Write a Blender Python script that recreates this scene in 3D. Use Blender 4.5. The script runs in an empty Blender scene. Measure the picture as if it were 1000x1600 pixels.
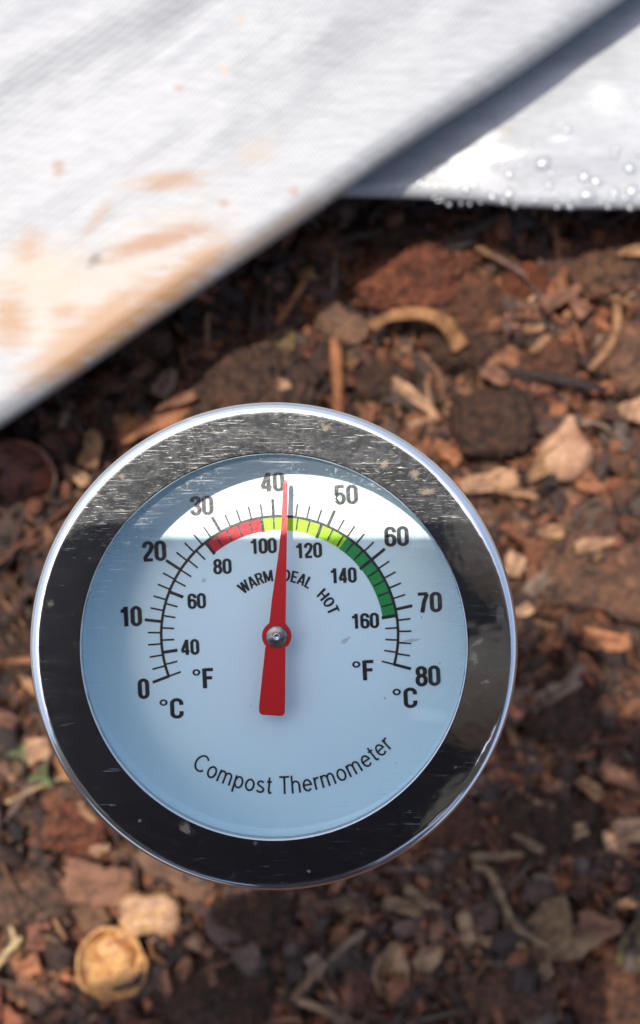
import bpy, bmesh, math, random
import numpy as np
from mathutils import Vector, Matrix, Euler

# ------------------------------------------------------------------ camera, light, exposure
S = bpy.context.scene
COL = S.collection
CAM_Z = 0.300            # metres above the compost
F = 1485.0               # focal length in photograph pixels (1000 x 1600)
cd = bpy.data.cameras.new('camera'); cam = bpy.data.objects.new('camera', cd); COL.objects.link(cam)
cd.sensor_fit = 'VERTICAL'; cd.sensor_height = 24.0; cd.sensor_width = 15.0
cd.lens = 24.0 * F / 1600.0
cd.clip_start = 0.004; cd.clip_end = 500
cam.location = (0, 0, CAM_Z)
cd.dof.use_dof = True; cd.dof.focus_distance = 0.1135; cd.dof.aperture_fstop = 15.0
S.camera = cam

SUN = Vector((-0.22, 0.19, 1.0)).normalized()
w = bpy.data.worlds.new("World"); S.world = w; w.use_nodes = True
nt = w.node_tree; bg = nt.nodes['Background']
sky = nt.nodes.new('ShaderNodeTexSky'); sky.sky_type = 'NISHITA'; sky.sun_disc = False
sky.sun_elevation = math.asin(SUN.z); sky.sun_rotation = math.atan2(SUN.x, SUN.y) % (2 * math.pi)
sky.air_density = 1.0; sky.dust_density = 2.5; sky.ozone_density = 1.0
nt.links.new(sky.outputs[0], bg.inputs[0]); bg.inputs[1].default_value = 0.15
sl = bpy.data.lights.new('sun', 'SUN'); so = bpy.data.objects.new('sun', sl); COL.objects.link(so)
sl.energy = 2.75; sl.angle = math.radians(0.53); sl.color = (1.0, 0.945, 0.86)
so.rotation_euler = SUN.to_track_quat('Z', 'Y').to_euler(); so.location = SUN * 3
S.view_settings.view_transform = 'Standard'; S.view_settings.look = 'None'
S.view_settings.exposure = 1.06; S.view_settings.gamma = 1.0
S.render.engine = 'CYCLES'
S.cycles.max_bounces = 10; S.cycles.diffuse_bounces = 4; S.cycles.glossy_bounces = 5
S.cycles.transparent_max_bounces = 12; S.cycles.transmission_bounces = 6
S.cycles.sample_clamp_indirect = 6.0; S.cycles.caustics_reflective = False; S.cycles.caustics_refractive = False

# ------------------------------------------------------------------ helpers
def at(px, py, z):
    """measured position: where the photographed point lies if it is z metres above the compost"""
    D = CAM_Z - z
    return Vector(((px - 500) * D / F, (800 - py) * D / F, z))

def tag(o, label=None, cat=None, group=None, kind=None):
    if label: o['label'] = label
    if cat: o['category'] = cat
    if group: o['group'] = group
    if kind: o['kind'] = kind
    return o

def empty(name, loc=(0, 0, 0), label=None, cat=None, group=None):
    o = bpy.data.objects.new(name, None); COL.objects.link(o); o.location = loc
    o.empty_display_size = 0.01
    return tag(o, label, cat, group)

def link(name, me, mat=None, parent=None, smooth=True):
    o = bpy.data.objects.new(name, me); COL.objects.link(o)
    if mat: me.materials.append(mat)
    if parent: o.parent = parent
    if smooth:
        me.polygons.foreach_set('use_smooth', [True] * len(me.polygons)); me.update()
    return o

def mesh_np(name, V, Fc, col=None):
    """mesh from numpy arrays; Fc is (n,3) or (n,4)"""
    me = bpy.data.meshes.new(name)
    V = np.asarray(V, dtype=np.float32); Fc = np.asarray(Fc, dtype=np.int32)
    n, k = Fc.shape
    me.vertices.add(len(V)); me.vertices.foreach_set('co', V.ravel())
    me.loops.add(n * k); me.loops.foreach_set('vertex_index', Fc.ravel())
    me.polygons.add(n); me.polygons.foreach_set('loop_start', np.arange(0, n * k, k, dtype=np.int32))
    me.polygons.foreach_set('loop_total', np.full(n, k, dtype=np.int32))
    me.update(calc_edges=True); me.validate()
    if col is not None:
        a = me.attributes.new('col', 'FLOAT_COLOR', 'POINT')
        c = np.ones((len(V), 4), dtype=np.float32); c[:, :3] = col
        a.data.foreach_set('color', c.ravel())
    return me

def _hash(ix, iy, iz, seed):
    h = (ix * 374761393 + iy * 668265263 + iz * 2147483647 + seed * 1274126177).astype(np.int64) & 0xffffffff
    h = ((h ^ (h >> 13)) * 1274126177) & 0xffffffff
    h = (h ^ (h >> 16)) & 0xffffffff
    return h / 4294967295.0 * 2 - 1

def vnoise(P, seed=0):
    P = np.asarray(P, dtype=np.float64); i = np.floor(P).astype(np.int64); f = P - i
    u = f * f * f * (f * (f * 6 - 15) + 10); r = 0
    for dx in (0, 1):
        for dy in (0, 1):
            for dz in (0, 1):
                wgt = (u[:, 0] if dx else 1 - u[:, 0]) * (u[:, 1] if dy else 1 - u[:, 1]) * (u[:, 2] if dz else 1 - u[:, 2])
                r = r + wgt * _hash(i[:, 0] + dx, i[:, 1] + dy, i[:, 2] + dz, seed)
    return r

def fbm(P, oct=4, seed=0, gain=0.5):
    a = 1.0; r = 0; s = 0
    P = np.asarray(P, dtype=np.float64)
    for k in range(oct):
        r = r + a * vnoise(P * (2.03 ** k) + 17.3 * k, seed + k); s += a; a *= gain
    return r / s

def sstep(a, b, x):
    t = np.clip((x - a) / (b - a), 0, 1); return t * t * (3 - 2 * t)

def revolve(name, prof, n=128, cap0=False, cap1=False):
    bm = bmesh.new(); rings = []
    for r, z in prof:
        if r < 1e-9: rings.append([bm.verts.new((0, 0, z))]); continue
        rings.append([bm.verts.new((r * math.cos(2 * math.pi * k / n), r * math.sin(2 * math.pi * k / n), z)) for k in range(n)])
    for a, b in zip(rings, rings[1:]):
        for k in range(n):
            k2 = (k + 1) % n
            if len(a) == 1: bm.faces.new((a[0], b[k2], b[k])) if len(b) > 1 else None
            elif len(b) == 1: bm.faces.new((a[k], a[k2], b[0]))
            else: bm.faces.new((a[k], a[k2], b[k2], b[k]))
    if cap0: bm.faces.new(list(reversed(rings[0])))
    if cap1: bm.faces.new(rings[-1])
    bmesh.ops.recalc_face_normals(bm, faces=bm.faces)
    me = bpy.data.meshes.new(name); bm.to_mesh(me); bm.free(); return me

# ------------------------------------------------------------------ material kit
class N:
    def __init__(self, name):
        self.m = bpy.data.materials.new(name); self.m.use_nodes = True
        self.t = self.m.node_tree; self.t.nodes.clear()
        self.out = self.t.nodes.new('ShaderNodeOutputMaterial')
    def n(self, typ, **kw):
        o = self.t.nodes.new('ShaderNode' + typ)
        for k, v in kw.items(): setattr(o, k, v)
        return o
    def l(self, a, b): self.t.links.new(a, b)
    def put(self, sock, v):
        if hasattr(v, 'is_linked') or hasattr(v, 'links'): self.l(v, sock)
        else: sock.default_value = v
    def coord(self, which='Object'): return self.n('TexCoord').outputs[which]
    def mapping(self, vec, scale=(1, 1, 1), rot=(0, 0, 0), loc=(0, 0, 0)):
        m = self.n('Mapping'); self.l(vec, m.inputs[0]); m.inputs['Scale'].default_value = scale
        m.inputs['Rotation'].default_value = rot; m.inputs['Location'].default_value = loc; return m.outputs[0]
    def noise(self, vec, scale=5, detail=4, rough=0.55, dist=0.0):
        x = self.n('TexNoise'); self.l(vec, x.inputs['Vector']); x.inputs['Scale'].default_value = scale
        x.inputs['Detail'].default_value = detail; x.inputs['Roughness'].default_value = rough
        x.inputs['Distortion'].default_value = dist; return x.outputs['Fac']
    def vor(self, vec, scale, feature='F1', out='Distance', rnd=1.0):
        x = self.n('TexVoronoi', feature=feature); self.l(vec, x.inputs['Vector']); x.inputs['Scale'].default_value = scale
        x.inputs['Randomness'].default_value = rnd
        return x.outputs[out]
    def ramp(self, fac, stops, interp='LINEAR'):
        r = self.n('ValToRGB'); self.l(fac, r.inputs[0]); e = r.color_ramp.elements; r.color_ramp.interpolation = interp
        while len(e) < len(stops): e.new(0.5)
        for q, (p, c) in zip(e, stops):
            q.position = p; q.color = (c, c, c, 1) if not hasattr(c, '__len__') else (*c[:3], 1)
        return r.outputs[0]
    def math(self, op, a, b=0.0, clamp=False):
        x = self.n('Math', operation=op, use_clamp=clamp); self.put(x.inputs[0], a); self.put(x.inputs[1], b); return x.outputs[0]
    def mix(self, fac, a, b, blend='MIX'):
        x = self.n('Mix', data_type='RGBA', blend_type=blend)
        self.put(x.inputs[0], fac)
        for s, v in ((x.inputs[6], a), (x.inputs[7], b)):
            if hasattr(v, '__len__') and not hasattr(v, 'links'): s.default_value = (*v[:3], 1)
            else: self.l(v, s)
        return x.outputs[2]
    def bump(self, h, strength=0.3, dist=0.001, normal=None):
        b = self.n('Bump'); self.l(h, b.inputs['Height']); b.inputs['Strength'].default_value = strength
        b.inputs['Distance'].default_value = dist
        if normal is not None: self.l(normal, b.inputs['Normal'])
        return b.outputs[0]
    def pbr(self, base, rough=0.6, metal=0.0, spec=0.5, normal=None, **kw):
        p = self.n('BsdfPrincipled')
        if hasattr(base, '__len__') and not hasattr(base, 'links'): p.inputs['Base Color'].default_value = (*base[:3], 1)
        else: self.l(base, p.inputs['Base Color'])
        self.put(p.inputs['Roughness'], rough); self.put(p.inputs['Metallic'], metal)
        self.put(p.inputs['Specular IOR Level'], spec)
        if normal is not None: self.l(normal, p.inputs['Normal'])
        for k, v in kw.items(): self.put(p.inputs[k], v)
        return p.outputs[0]
    def done(self, sh): self.l(sh, self.out.inputs['Surface']); return self.m

def rgb_shift(c, k): return tuple(max(0.0, x * k) for x in c)

def wood_mat(name, c, dark=0.45, grain=1.0, rough=0.72):
    """fibrous plant matter; grain runs along the piece's own x axis"""
    k = N(name); v = k.coord(); c = rgb_shift(c, 0.86)
    g = k.noise(k.mapping(v, (160 * grain, 1500 * grain, 1500 * grain)), 1.0, 5, 0.6, 0.4)
    b = k.noise(k.mapping(v, (220, 260, 260)), 1.0, 4, 0.6)
    rnd = k.n('ObjectInfo').outputs['Random']
    col = k.ramp(g, [(0.25, rgb_shift(c, dark)), (0.5, c), (0.75, rgb_shift(c, 1.35))])
    dirt = k.ramp(b, [(0.38, 1.0), (0.56, 0.0)])
    col = k.mix(k.math('MULTIPLY', dirt, 0.75), col, (c[0] * .28, c[1] * .24, c[2] * .22))
    nb = k.bump(k.math('ADD', g, k.math('MULTIPLY', b, 0.7)), 0.7, 0.0006)
    return k.done(k.pbr(col, rough, spec=0.35, normal=nb))

def soil_mat(name, c, rough=0.85, scale=1.0):
    k = N(name); v = k.coord(); c = rgb_shift(c, 0.80)
    a = k.noise(v, 620 * scale, 5, 0.65); b = k.noise(v, 210 * scale, 5, 0.7); d = k.vor(v, 330 * scale)
    f = k.noise(k.mapping(v, (130, 620, 400), (0, 0, 0.7)), 1.0, 4, 0.65, 1.0)
    col = k.ramp(a, [(0.28, rgb_shift(c, 0.35)), (0.5, c), (0.72, (c[0] * 1.8, c[1] * 1.65, c[2] * 1.5))])
    col = k.mix(k.ramp(b, [(0.48, 0.0), (0.66, 0.75)]), col, (c[0] * 2.1, c[1] * 1.65, c[2] * 1.3))
    col = k.mix(k.ramp(b, [(0.34, 0.8), (0.47, 0.0)]), col, rgb_shift(c, 0.22))
    col = k.mix(k.ramp(f, [(0.56, 0.0), (0.68, 0.6)]), col, (c[0] * 2.4 + .03, c[1] * 2.2 + .018, c[2] * 2.0 + .01))
    h = k.math('ADD', k.math('MULTIPLY', a, 0.6), k.math('ADD', k.math('MULTIPLY', d, 1.2), k.math('MULTIPLY', b, 1.6)))
    return k.done(k.pbr(col, rough, spec=0.3, normal=k.bump(h, 1.0, 0.0022)))

# ------------------------------------------------------------------ the compost bed
def ground_h(x, y):
    x = np.asarray(x, dtype=np.float64); y = np.asarray(y, dtype=np.float64)
    P = np.stack([x, y, np.zeros_like(x)], 1)
    near = 1 - sstep(0.8, 3.0, np.hypot(x, y))
    h = near * (0.009 * fbm(P * 24, 3, 5) + 0.0065 * fbm(P * 80, 3, 9) + 0.0030 * fbm(P * 230, 2, 14))
    h = h + 0.05 * (1 - near) * fbm(P * 0.5, 3, 33)
    return h - 0.006

def gh(x, y): return float(ground_h(np.array([x]), np.array([y]))[0])

def axis(core, step, far):
    a = [0.0]
    while a[-1] < core: a.append(a[-1] + step)
    s = step
    while a[-1] < far: s *= 1.22; a.append(a[-1] + s)
    a = np.array(a); return np.concatenate([-a[:0:-1], a])

ax, ay = axis(0.24, 0.0016, 70), axis(0.26, 0.0016, 70)
gx, gy = np.meshgrid(ax, ay, indexing='ij')
gz = ground_h(gx.ravel(), gy.ravel())
nx, ny = len(ax), len(ay)
idx = np.arange(nx * ny).reshape(nx, ny)
quads = np.stack([idx[:-1, :-1], idx[1:, :-1], idx[1:, 1:], idx[:-1, 1:]], -1).reshape(-1, 4)
k = N('compost soil'); v = k.coord()
a = k.noise(v, 420, 6, 0.65); b = k.noise(v, 60, 4, 0.6); d = k.vor(v, 300)
col = k.ramp(a, [(0.3, (0.018, 0.008, 0.005)), (0.5, (0.075, 0.028, 0.013)), (0.7, (0.19, 0.068, 0.028))])
col = k.mix(k.ramp(b, [(0.45, 0.0), (0.65, 0.5)]), col, (0.13, 0.050, 0.022))
M_SOIL = k.done(k.pbr(col, 0.85, spec=0.3, normal=k.bump(k.math('ADD', a, d), 0.9, 0.002)))
ground = link('ground', mesh_np('ground', np.stack([gx.ravel(), gy.ravel(), gz], 1), quads), M_SOIL)
tag(ground, kind='structure')

# loose litter nobody could count: crumbs, chips, flakes and fibres
rng = np.random.default_rng(7)
HOLES = []               # (x, y, radius) of pieces that the loose litter must not bury

def cube_sub(nx_, ny_, nz_):
    bm = bmesh.new(); bmesh.ops.create_cube(bm, size=2.0)
    bmesh.ops.subdivide_edges(bm, edges=bm.edges[:], cuts=nx_, use_grid_fill=True)
    V = np.array([v.co[:] for v in bm.verts]); Fq = np.array([[v.index for v in f.verts] for f in bm.faces]); bm.free(); return V, Fq

def ico(sub):
    bm = bmesh.new(); bmesh.ops.create_icosphere(bm, subdivisions=sub, radius=1.0)
    V = np.array([v.co[:] for v in bm.verts]); Fq = np.array([[v.index for v in f.verts] for f in bm.faces]); bm.free(); return V, Fq

CV, CF = cube_sub(1, 1, 1)
CVr = CV / np.maximum(np.linalg.norm(CV, axis=1, keepdims=True), 1e-9) * 0.45 + CV * 0.6
CT = np.concatenate([CF[:, [0, 1, 2]], CF[:, [0, 2, 3]]])
C2V, C2F = cube_sub(3, 3, 3)
C2r = C2V / np.maximum(np.linalg.norm(C2V, axis=1, keepdims=True), 1e-9) * 0.4 + C2V * 0.62
C2T = np.concatenate([C2F[:, [0, 1, 2]], C2F[:, [0, 2, 3]]])
IV, IF = ico(2)
def ico_mesh(name, r): return mesh_np(name, IV * r, IF)
TANS = np.array([(.34, .165, .070), (.40, .21, .10), (.27, .12, .05), (.36, .20, .11)])
REDS = np.array([(.275, .092, .035), (.33, .122, .050), (.20, .068, .028), (.26, .104, .052)])
DARKS = np.array([(.075, .034, .020), (.105, .050, .030), (.044, .022, .014), (.13, .066, .042)])
GREYS = np.array([(.13, .075, .050), (.155, .095, .066), (.11, .064, .045)])

def scatter(n, kind, xr, yr, smin, smax, palette, lift, power=2.2):
    base, tri = {'crumb': (IV, IF), 'shard': (CVr, CT), 'chip': (C2r, C2T), 'fibre': (CVr, CT)}[kind]
    nv = len(base)
    x = rng.uniform(*xr, n); y = rng.uniform(*yr, n)
    H = np.array(HOLES); keep = np.ones(n, bool)
    for hx_, hy_, hr_ in H: keep &= np.hypot(x - hx_, y - hy_) > hr_
    x, y = x[keep], y[keep]; n = len(x)
    s = smin + (smax - smin) * rng.random(n) ** power
    V = np.repeat(base[None], n, 0)
    # irregular outline: low-frequency offset per piece
    off = rng.uniform(0, 1000, (n, 1, 3))
    q = (V * (1.15 if kind != 'chip' else 1.6) + off).reshape(-1, 3)
    d = np.stack([vnoise(q, 1), vnoise(q, 2), vnoise(q, 3)], 1).reshape(n, nv, 3)
    V = V + d * (0.42 if kind == 'crumb' else 0.5)
    if kind == 'crumb': sc = np.stack([rng.uniform(.7, 1.2, n), rng.uniform(.7, 1.1, n), rng.uniform(.5, .9, n)], 1)
    elif kind == 'shard': sc = np.stack([rng.uniform(.8, 1.6, n), rng.uniform(.35, .8, n), rng.uniform(.12, .35, n)], 1)
    elif kind == 'chip': sc = np.stack([rng.uniform(.8, 1.5, n), rng.uniform(.4, .9, n), rng.uniform(.12, .28, n)], 1)
    else: sc = np.stack([rng.uniform(2.2, 5, n), rng.uniform(.1, .28, n), rng.uniform(.08, .2, n)], 1)
    if kind == 'fibre':   # bow
        V[:, :, 1] += (rng.uniform(-2.5, 2.5, n)[:, None]) * V[:, :, 0] ** 2
    V = V * sc[:, None, :] * s[:, None, None]
    yaw = rng.uniform(0, 2 * np.pi, n); tl = rng.normal(0, 0.42, n); t2 = rng.normal(0, 0.36, n)
    def rot(V, a, i, j):
        c, s_ = np.cos(a)[:, None], np.sin(a)[:, None]
        A, B = V[:, :, i].copy(), V[:, :, j].copy(); V[:, :, i] = c * A - s_ * B; V[:, :, j] = s_ * A + c * B
    rot(V, tl, 0, 2); rot(V, t2, 1, 2); rot(V, yaw, 0, 1)
    z = ground_h(x, y) + lift * rng.random(n) + s * sc[:, 2] * 0.35
    V[:, :, 0] += x[:, None]; V[:, :, 1] += y[:, None]; V[:, :, 2] += z[:, None]
    damp = 0.92 + 0.70 * fbm(np.stack([x * 28, y * 28, 0 * x], 1), 3, 77)       # damper and drier patches of the heap
    c = palette[rng.integers(0, len(palette), n)] * rng.uniform(0.36, 0.92, (n, 1)) * rng.uniform(.93, 1.07, (n, 3)) * np.clip(damp, .35, 1.4)[:, None]
    return V.reshape(-1, 3), (tri[None] + (np.arange(n) * nv)[:, None, None]).reshape(-1, 3), np.repeat(c, nv, 0)

def pal(*ps): return np.concatenate(ps)
# ------------------------------------------------------------------ builders for single pieces of the heap
def put(name, me, mat, px, py, z, label, cat, group=None, rot=(0, 0, 0)):
    p = at(px, py, z)
    o = link(name, me, mat); o.location = p; o.rotation_euler = rot
    return tag(o, label, cat, group)

def rest(px, py, lift=0.0):
    p = at(px, py, 0.0); return gh(p.x, p.y) + 0.004 + lift

_I5 = ico(5)
def clod_mesh(name, rx, ry, rz, seed, amp=0.22, crag=0.07, boxy=0.0):
    V, Fc = _I5; V = V.copy()
    if boxy: V = V * (1 - boxy) + boxy * V / np.max(np.abs(V), axis=1, keepdims=True) * 0.88
    n = fbm(V * 1.3 + seed * 7.1, 3, seed) * amp + fbm(V * 5 + seed, 3, seed + 3) * crag + fbm(V * 14 + seed, 3, seed + 8) * crag * 0.9
    V = V * (1 + n)[:, None] * np.array([rx, ry, rz])
    r_ = np.random.default_rng(seed); m = min(rx, ry)
    if crag >= .05:                       # crumbs and fibres caked on the clod are part of its surface
        VS, FS, o_ = [V], [Fc], len(V)
        for t in range(480):
            c_ = V[r_.integers(0, len(V))]
            if c_[2] < -0.25 * rz: continue
            sz = m * (0.025 + 0.10 * r_.random() ** 3) * np.array([r_.uniform(.7, 2.2), r_.uniform(.6, 1.1), r_.uniform(.4, .8)])
            B = IV * (1 + 0.35 * vnoise(IV * 1.3 + r_.uniform(0, 99, 3), seed))[:, None] * sz
            w_ = r_.uniform(0, 6.28); cw, sw = math.cos(w_), math.sin(w_)
            B = np.stack([B[:, 0] * cw - B[:, 1] * sw, B[:, 0] * sw + B[:, 1] * cw, B[:, 2]], 1)
            VS.append(B + c_ * (1 - 0.02 * r_.random())); FS.append(IF + o_); o_ += len(B)
        V, Fc = np.concatenate(VS), np.concatenate(FS)
    return mesh_np(name, V, Fc)

_bx = None
def box_grid(nu, nv, nw):
    """surface grid of a box with nu x nv x nw cells, unit half size"""
    bm = bmesh.new(); d = {}
    def V(i, j, k_):
        key = (i, j, k_)
        if key not in d: d[key] = bm.verts.new((i / nu * 2 - 1, j / nv * 2 - 1, k_ / nw * 2 - 1))
        return d[key]
    for i in range(nu):
        for j in range(nv):
            bm.faces.new((V(i, j, nw), V(i + 1, j, nw), V(i + 1, j + 1, nw), V(i, j + 1, nw)))
            bm.faces.new((V(i, j, 0), V(i, j + 1, 0), V(i + 1, j + 1, 0), V(i + 1, j, 0)))
    for i in range(nu):
        for k_ in range(nw):
            bm.faces.new((V(i, 0, k_), V(i + 1, 0, k_), V(i + 1, 0, k_ + 1), V(i, 0, k_ + 1)))
            bm.faces.new((V(i, nv, k_), V(i, nv, k_ + 1), V(i + 1, nv, k_ + 1), V(i + 1, nv, k_)))
    for j in range(nv):
        for k_ in range(nw):
            bm.faces.new((V(0, j, k_), V(0, j, k_ + 1), V(0, j + 1, k_ + 1), V(0, j + 1, k_)))
            bm.faces.new((V(nu, j, k_), V(nu, j + 1, k_), V(nu, j + 1, k_ + 1), V(nu, j, k_ + 1)))
    bm.verts.index_update()
    A = np.array([v.co[:] for v in bm.verts]); Fq = np.array([[v.index for v in f.verts] for f in bm.faces]); bm.free(); return A, Fq

_BG = box_grid(36, 16, 4)
def chip_mesh(name, L, W, T, seed, taper=0.35, jag=0.22, bow=0.0, rough=1.0):
    """splinter of wood or bark, grain along x, torn ends, split fibres"""
    A, Fq = _BG; V = A.copy(); u, v, t = A[:, 0], A[:, 1], A[:, 2]
    row = np.stack([v * 5 + seed, np.zeros_like(v), t * 0.6], 1)
    sgn = np.sign(u)
    ends = 1 + jag * fbm(row + sgn[:, None] * 11.0, 3, seed) * np.abs(u) ** 3
    wid = 1 - taper * (0.5 + 0.5 * np.clip(u * (1 if seed % 2 else -1), -1, 1)) - 0.18 * np.abs(u) ** 6
    wid = wid * (1 + 0.22 * fbm(np.stack([u * 2.2 + seed, np.sign(v) * 3, 0 * u], 1), 3, seed + 1))
    V[:, 0] = L / 2 * u * ends
    V[:, 1] = W / 2 * v * wid
    s1 = fbm(np.stack([u * 1.4, v * 7, 0 * u + seed], 1), 3, seed + 2)
    V[:, 2] = T / 2 * t * (1 - 0.45 * np.abs(v) ** 4 - 0.35 * np.abs(u) ** 6) + T * 0.30 * rough * s1 * (0.4 + 0.6 * (t > 0))
    V[:, 2] += bow * L * (1 - u ** 2)
    V[:, 1] += 0.06 * W * fbm(np.stack([u * 2, 0 * u, 0 * u + seed], 1), 2, seed + 4) * 2
    return mesh_np(name, V, Fq)

def tube_mesh(name, pts, r0, r1, seed=0, seg=12, sub=10, flat=1.0, knob=0.05):
    """bent twig / straw through the given points (Vectors, local)"""
    P = [Vector(p) for p in pts]; Q = []
    for i in range(len(P) - 1):
        p0 = P[max(i - 1, 0)]; p1 = P[i]; p2 = P[i + 1]; p3 = P[min(i + 2, len(P) - 1)]
        for s in range(sub):
            t = s / sub
            Q.append(0.5 * ((2 * p1) + (p2 - p0) * t + (2 * p0 - 5 * p1 + 4 * p2 - p3) * t * t + (3 * p1 - p0 - 3 * p2 + p3) * t ** 3))
    Q.append(P[-1]); n = len(Q); V = []; rnd = random.Random(seed)
    for i, q in enumerate(Q):
        d = (Q[min(i + 1, n - 1)] - Q[max(i - 1, 0)]).normalized()
        sd = d.cross(Vector((0, 0, 1))).normalized(); up = sd.cross(d)
        f = i / (n - 1); r = (r0 + (r1 - r0) * f) * (1 + knob * math.sin(i * 0.37 + seed) + rnd.uniform(-knob, knob) * 0.6)
        if i == 0 or i == n - 1: r *= 0.55
        for s in range(seg):
            a_ = 2 * math.pi * s / seg; rr = r * (1 + 0.12 * math.sin(3 * a_ + seed))
            V.append(q + sd * math.cos(a_) * rr + up * math.sin(a_) * rr * flat)
    Fq = []
    for i in range(n - 1):
        for s in range(seg):
            s2 = (s + 1) % seg; Fq.append((i * seg + s, i * seg + s2, (i + 1) * seg + s2, (i + 1) * seg + s))
    V.append(Q[0]); V.append(Q[-1]); c0, c1 = len(V) - 2, len(V) - 1
    T3 = [tuple(f) for f in Fq]
    me = bpy.data.meshes.new(name)
    fs = T3 + [(c0, (s + 1) % seg, s) for s in range(seg)] + [(c1, (n - 1) * seg + s, (n - 1) * seg + (s + 1) % seg) for s in range(seg)]
    me.from_pydata([tuple(v) for v in V], [], fs); me.update(); return me

def twig(name, pix, z0, r0, r1, mat, label, cat, group=None, seed=0, arch=0.0, flat=1.0):
    """pix: list of photo positions; the twig lies on the compost"""
    W = []
    for i, (px, py) in enumerate(pix):
        p = at(px, py, 0.0); p.z = gh(p.x, p.y) + z0 + arch * math.sin(math.pi * i / (len(pix) - 1)); W.append(p)
    c = sum(W, Vector()) / len(W)
    o = link(name, tube_mesh(name, [p - c for p in W], r0, r1, seed, flat=flat), mat); o.location = c
    return tag(o, label, cat, group)

def shell_mesh(name, R, depth, th, seed, wob=0.05, nr=22, ns=64):
    """half of a nutshell: an open bowl with a wall of thickness th and an uneven lip"""
    V, Fq = [], []
    rs = random.Random(seed); ph = [rs.uniform(0, 6.28) for _ in range(4)]
    def ring(r, z, inner):
        for s in range(ns):
            a_ = 2 * math.pi * s / ns
            k_ = 1 + wob * (math.sin(2 * a_ + ph[0]) + 0.6 * math.sin(3 * a_ + ph[1]) + 0.3 * math.sin(7 * a_ + ph[2]))
            dz = 0.10 * R * math.sin(2 * a_ + ph[3]) * (r / R) ** 2 + 0.025 * R * math.sin(9 * a_ + ph[1]) * (r / R) ** 4
            V.append((r * k_ * math.cos(a_), r * k_ * math.sin(a_), z + dz))
    prof = []
    for i in range(nr + 1):
        t = math.pi / 2 * i / nr; prof.append((max(R * math.sin(t), 1e-5), -depth * math.cos(t)))
    inn = []
    for i in range(nr + 1):
        t = math.pi / 2 * (1 - i / nr); inn.append((max((R - th) * math.sin(t), 1e-5), -(depth - th) * math.cos(t) + th * 0.25))
    allp = prof + [(R - th * 0.25, th * 0.28), (R - th * 0.7, th * 0.3)] + inn
    for r, z in allp: ring(r, z, False)
    for i in range(len(allp) - 1):
        for s in range(ns):
            s2 = (s + 1) % ns; Fq.append((i * ns + s, i * ns + s2, (i + 1) * ns + s2, (i + 1) * ns + s))
    return mesh_np(name, np.array(V), np.array(Fq))

def leaf_mesh(name, L, W, seed, curl=0.25, ragged=0.25, th=0.0004, point=1.0):
    """crumpled dead leaf or husk piece: outline with torn edge, two skins"""
    nu, nv = 40, 22; rs = seed
    u = np.linspace(0, 1, nu); v_ = np.linspace(-1, 1, nv)
    U, VV_ = np.meshgrid(u, v_, indexing='ij')
    half = np.sin(np.pi * np.clip(U, 0.02, 0.98) ** (0.8)) ** (0.75 * point)
    rag = 1 + ragged * fbm(np.stack([U.ravel() * 6 + rs, np.sign(VV_.ravel()) * 2, 0 * U.ravel()], 1), 4, rs).reshape(U.shape)
    X = (U - 0.5) * L; Y = VV_ * W / 2 * half * rag
    Z = curl * W * (VV_ ** 2) * half + 0.16 * W * fbm(np.stack([U.ravel() * 3, VV_.ravel() * 1.5, 0 * U.ravel() + rs], 1), 3, rs + 1).reshape(U.shape)
    Z += -0.015 * W * np.exp(-(VV_ / 0.07) ** 2) + curl * 0.5 * L * (U - 0.5) ** 2
    top = np.stack([X, Y, Z], -1).reshape(-1, 3); bot = top - np.array([0, 0, th])
    ii = np.arange(nu * nv).reshape(nu, nv); q = np.stack([ii[:-1, :-1], ii[1:, :-1], ii[1:, 1:], ii[:-1, 1:]], -1).reshape(-1, 4)
    qb = q[:, ::-1] + nu * nv
    rim = np.concatenate([ii[:, 0], ii[-1, 1:], ii[::-1, -1][1:], ii[0, ::-1][1:-1]]); rim2 = np.roll(rim, -1)
    qr = np.stack([rim, rim + nu * nv, rim2 + nu * nv, rim2], 1)
    return mesh_np(name, np.concatenate([top, bot]), np.concatenate([q, qb, qr]))

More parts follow.
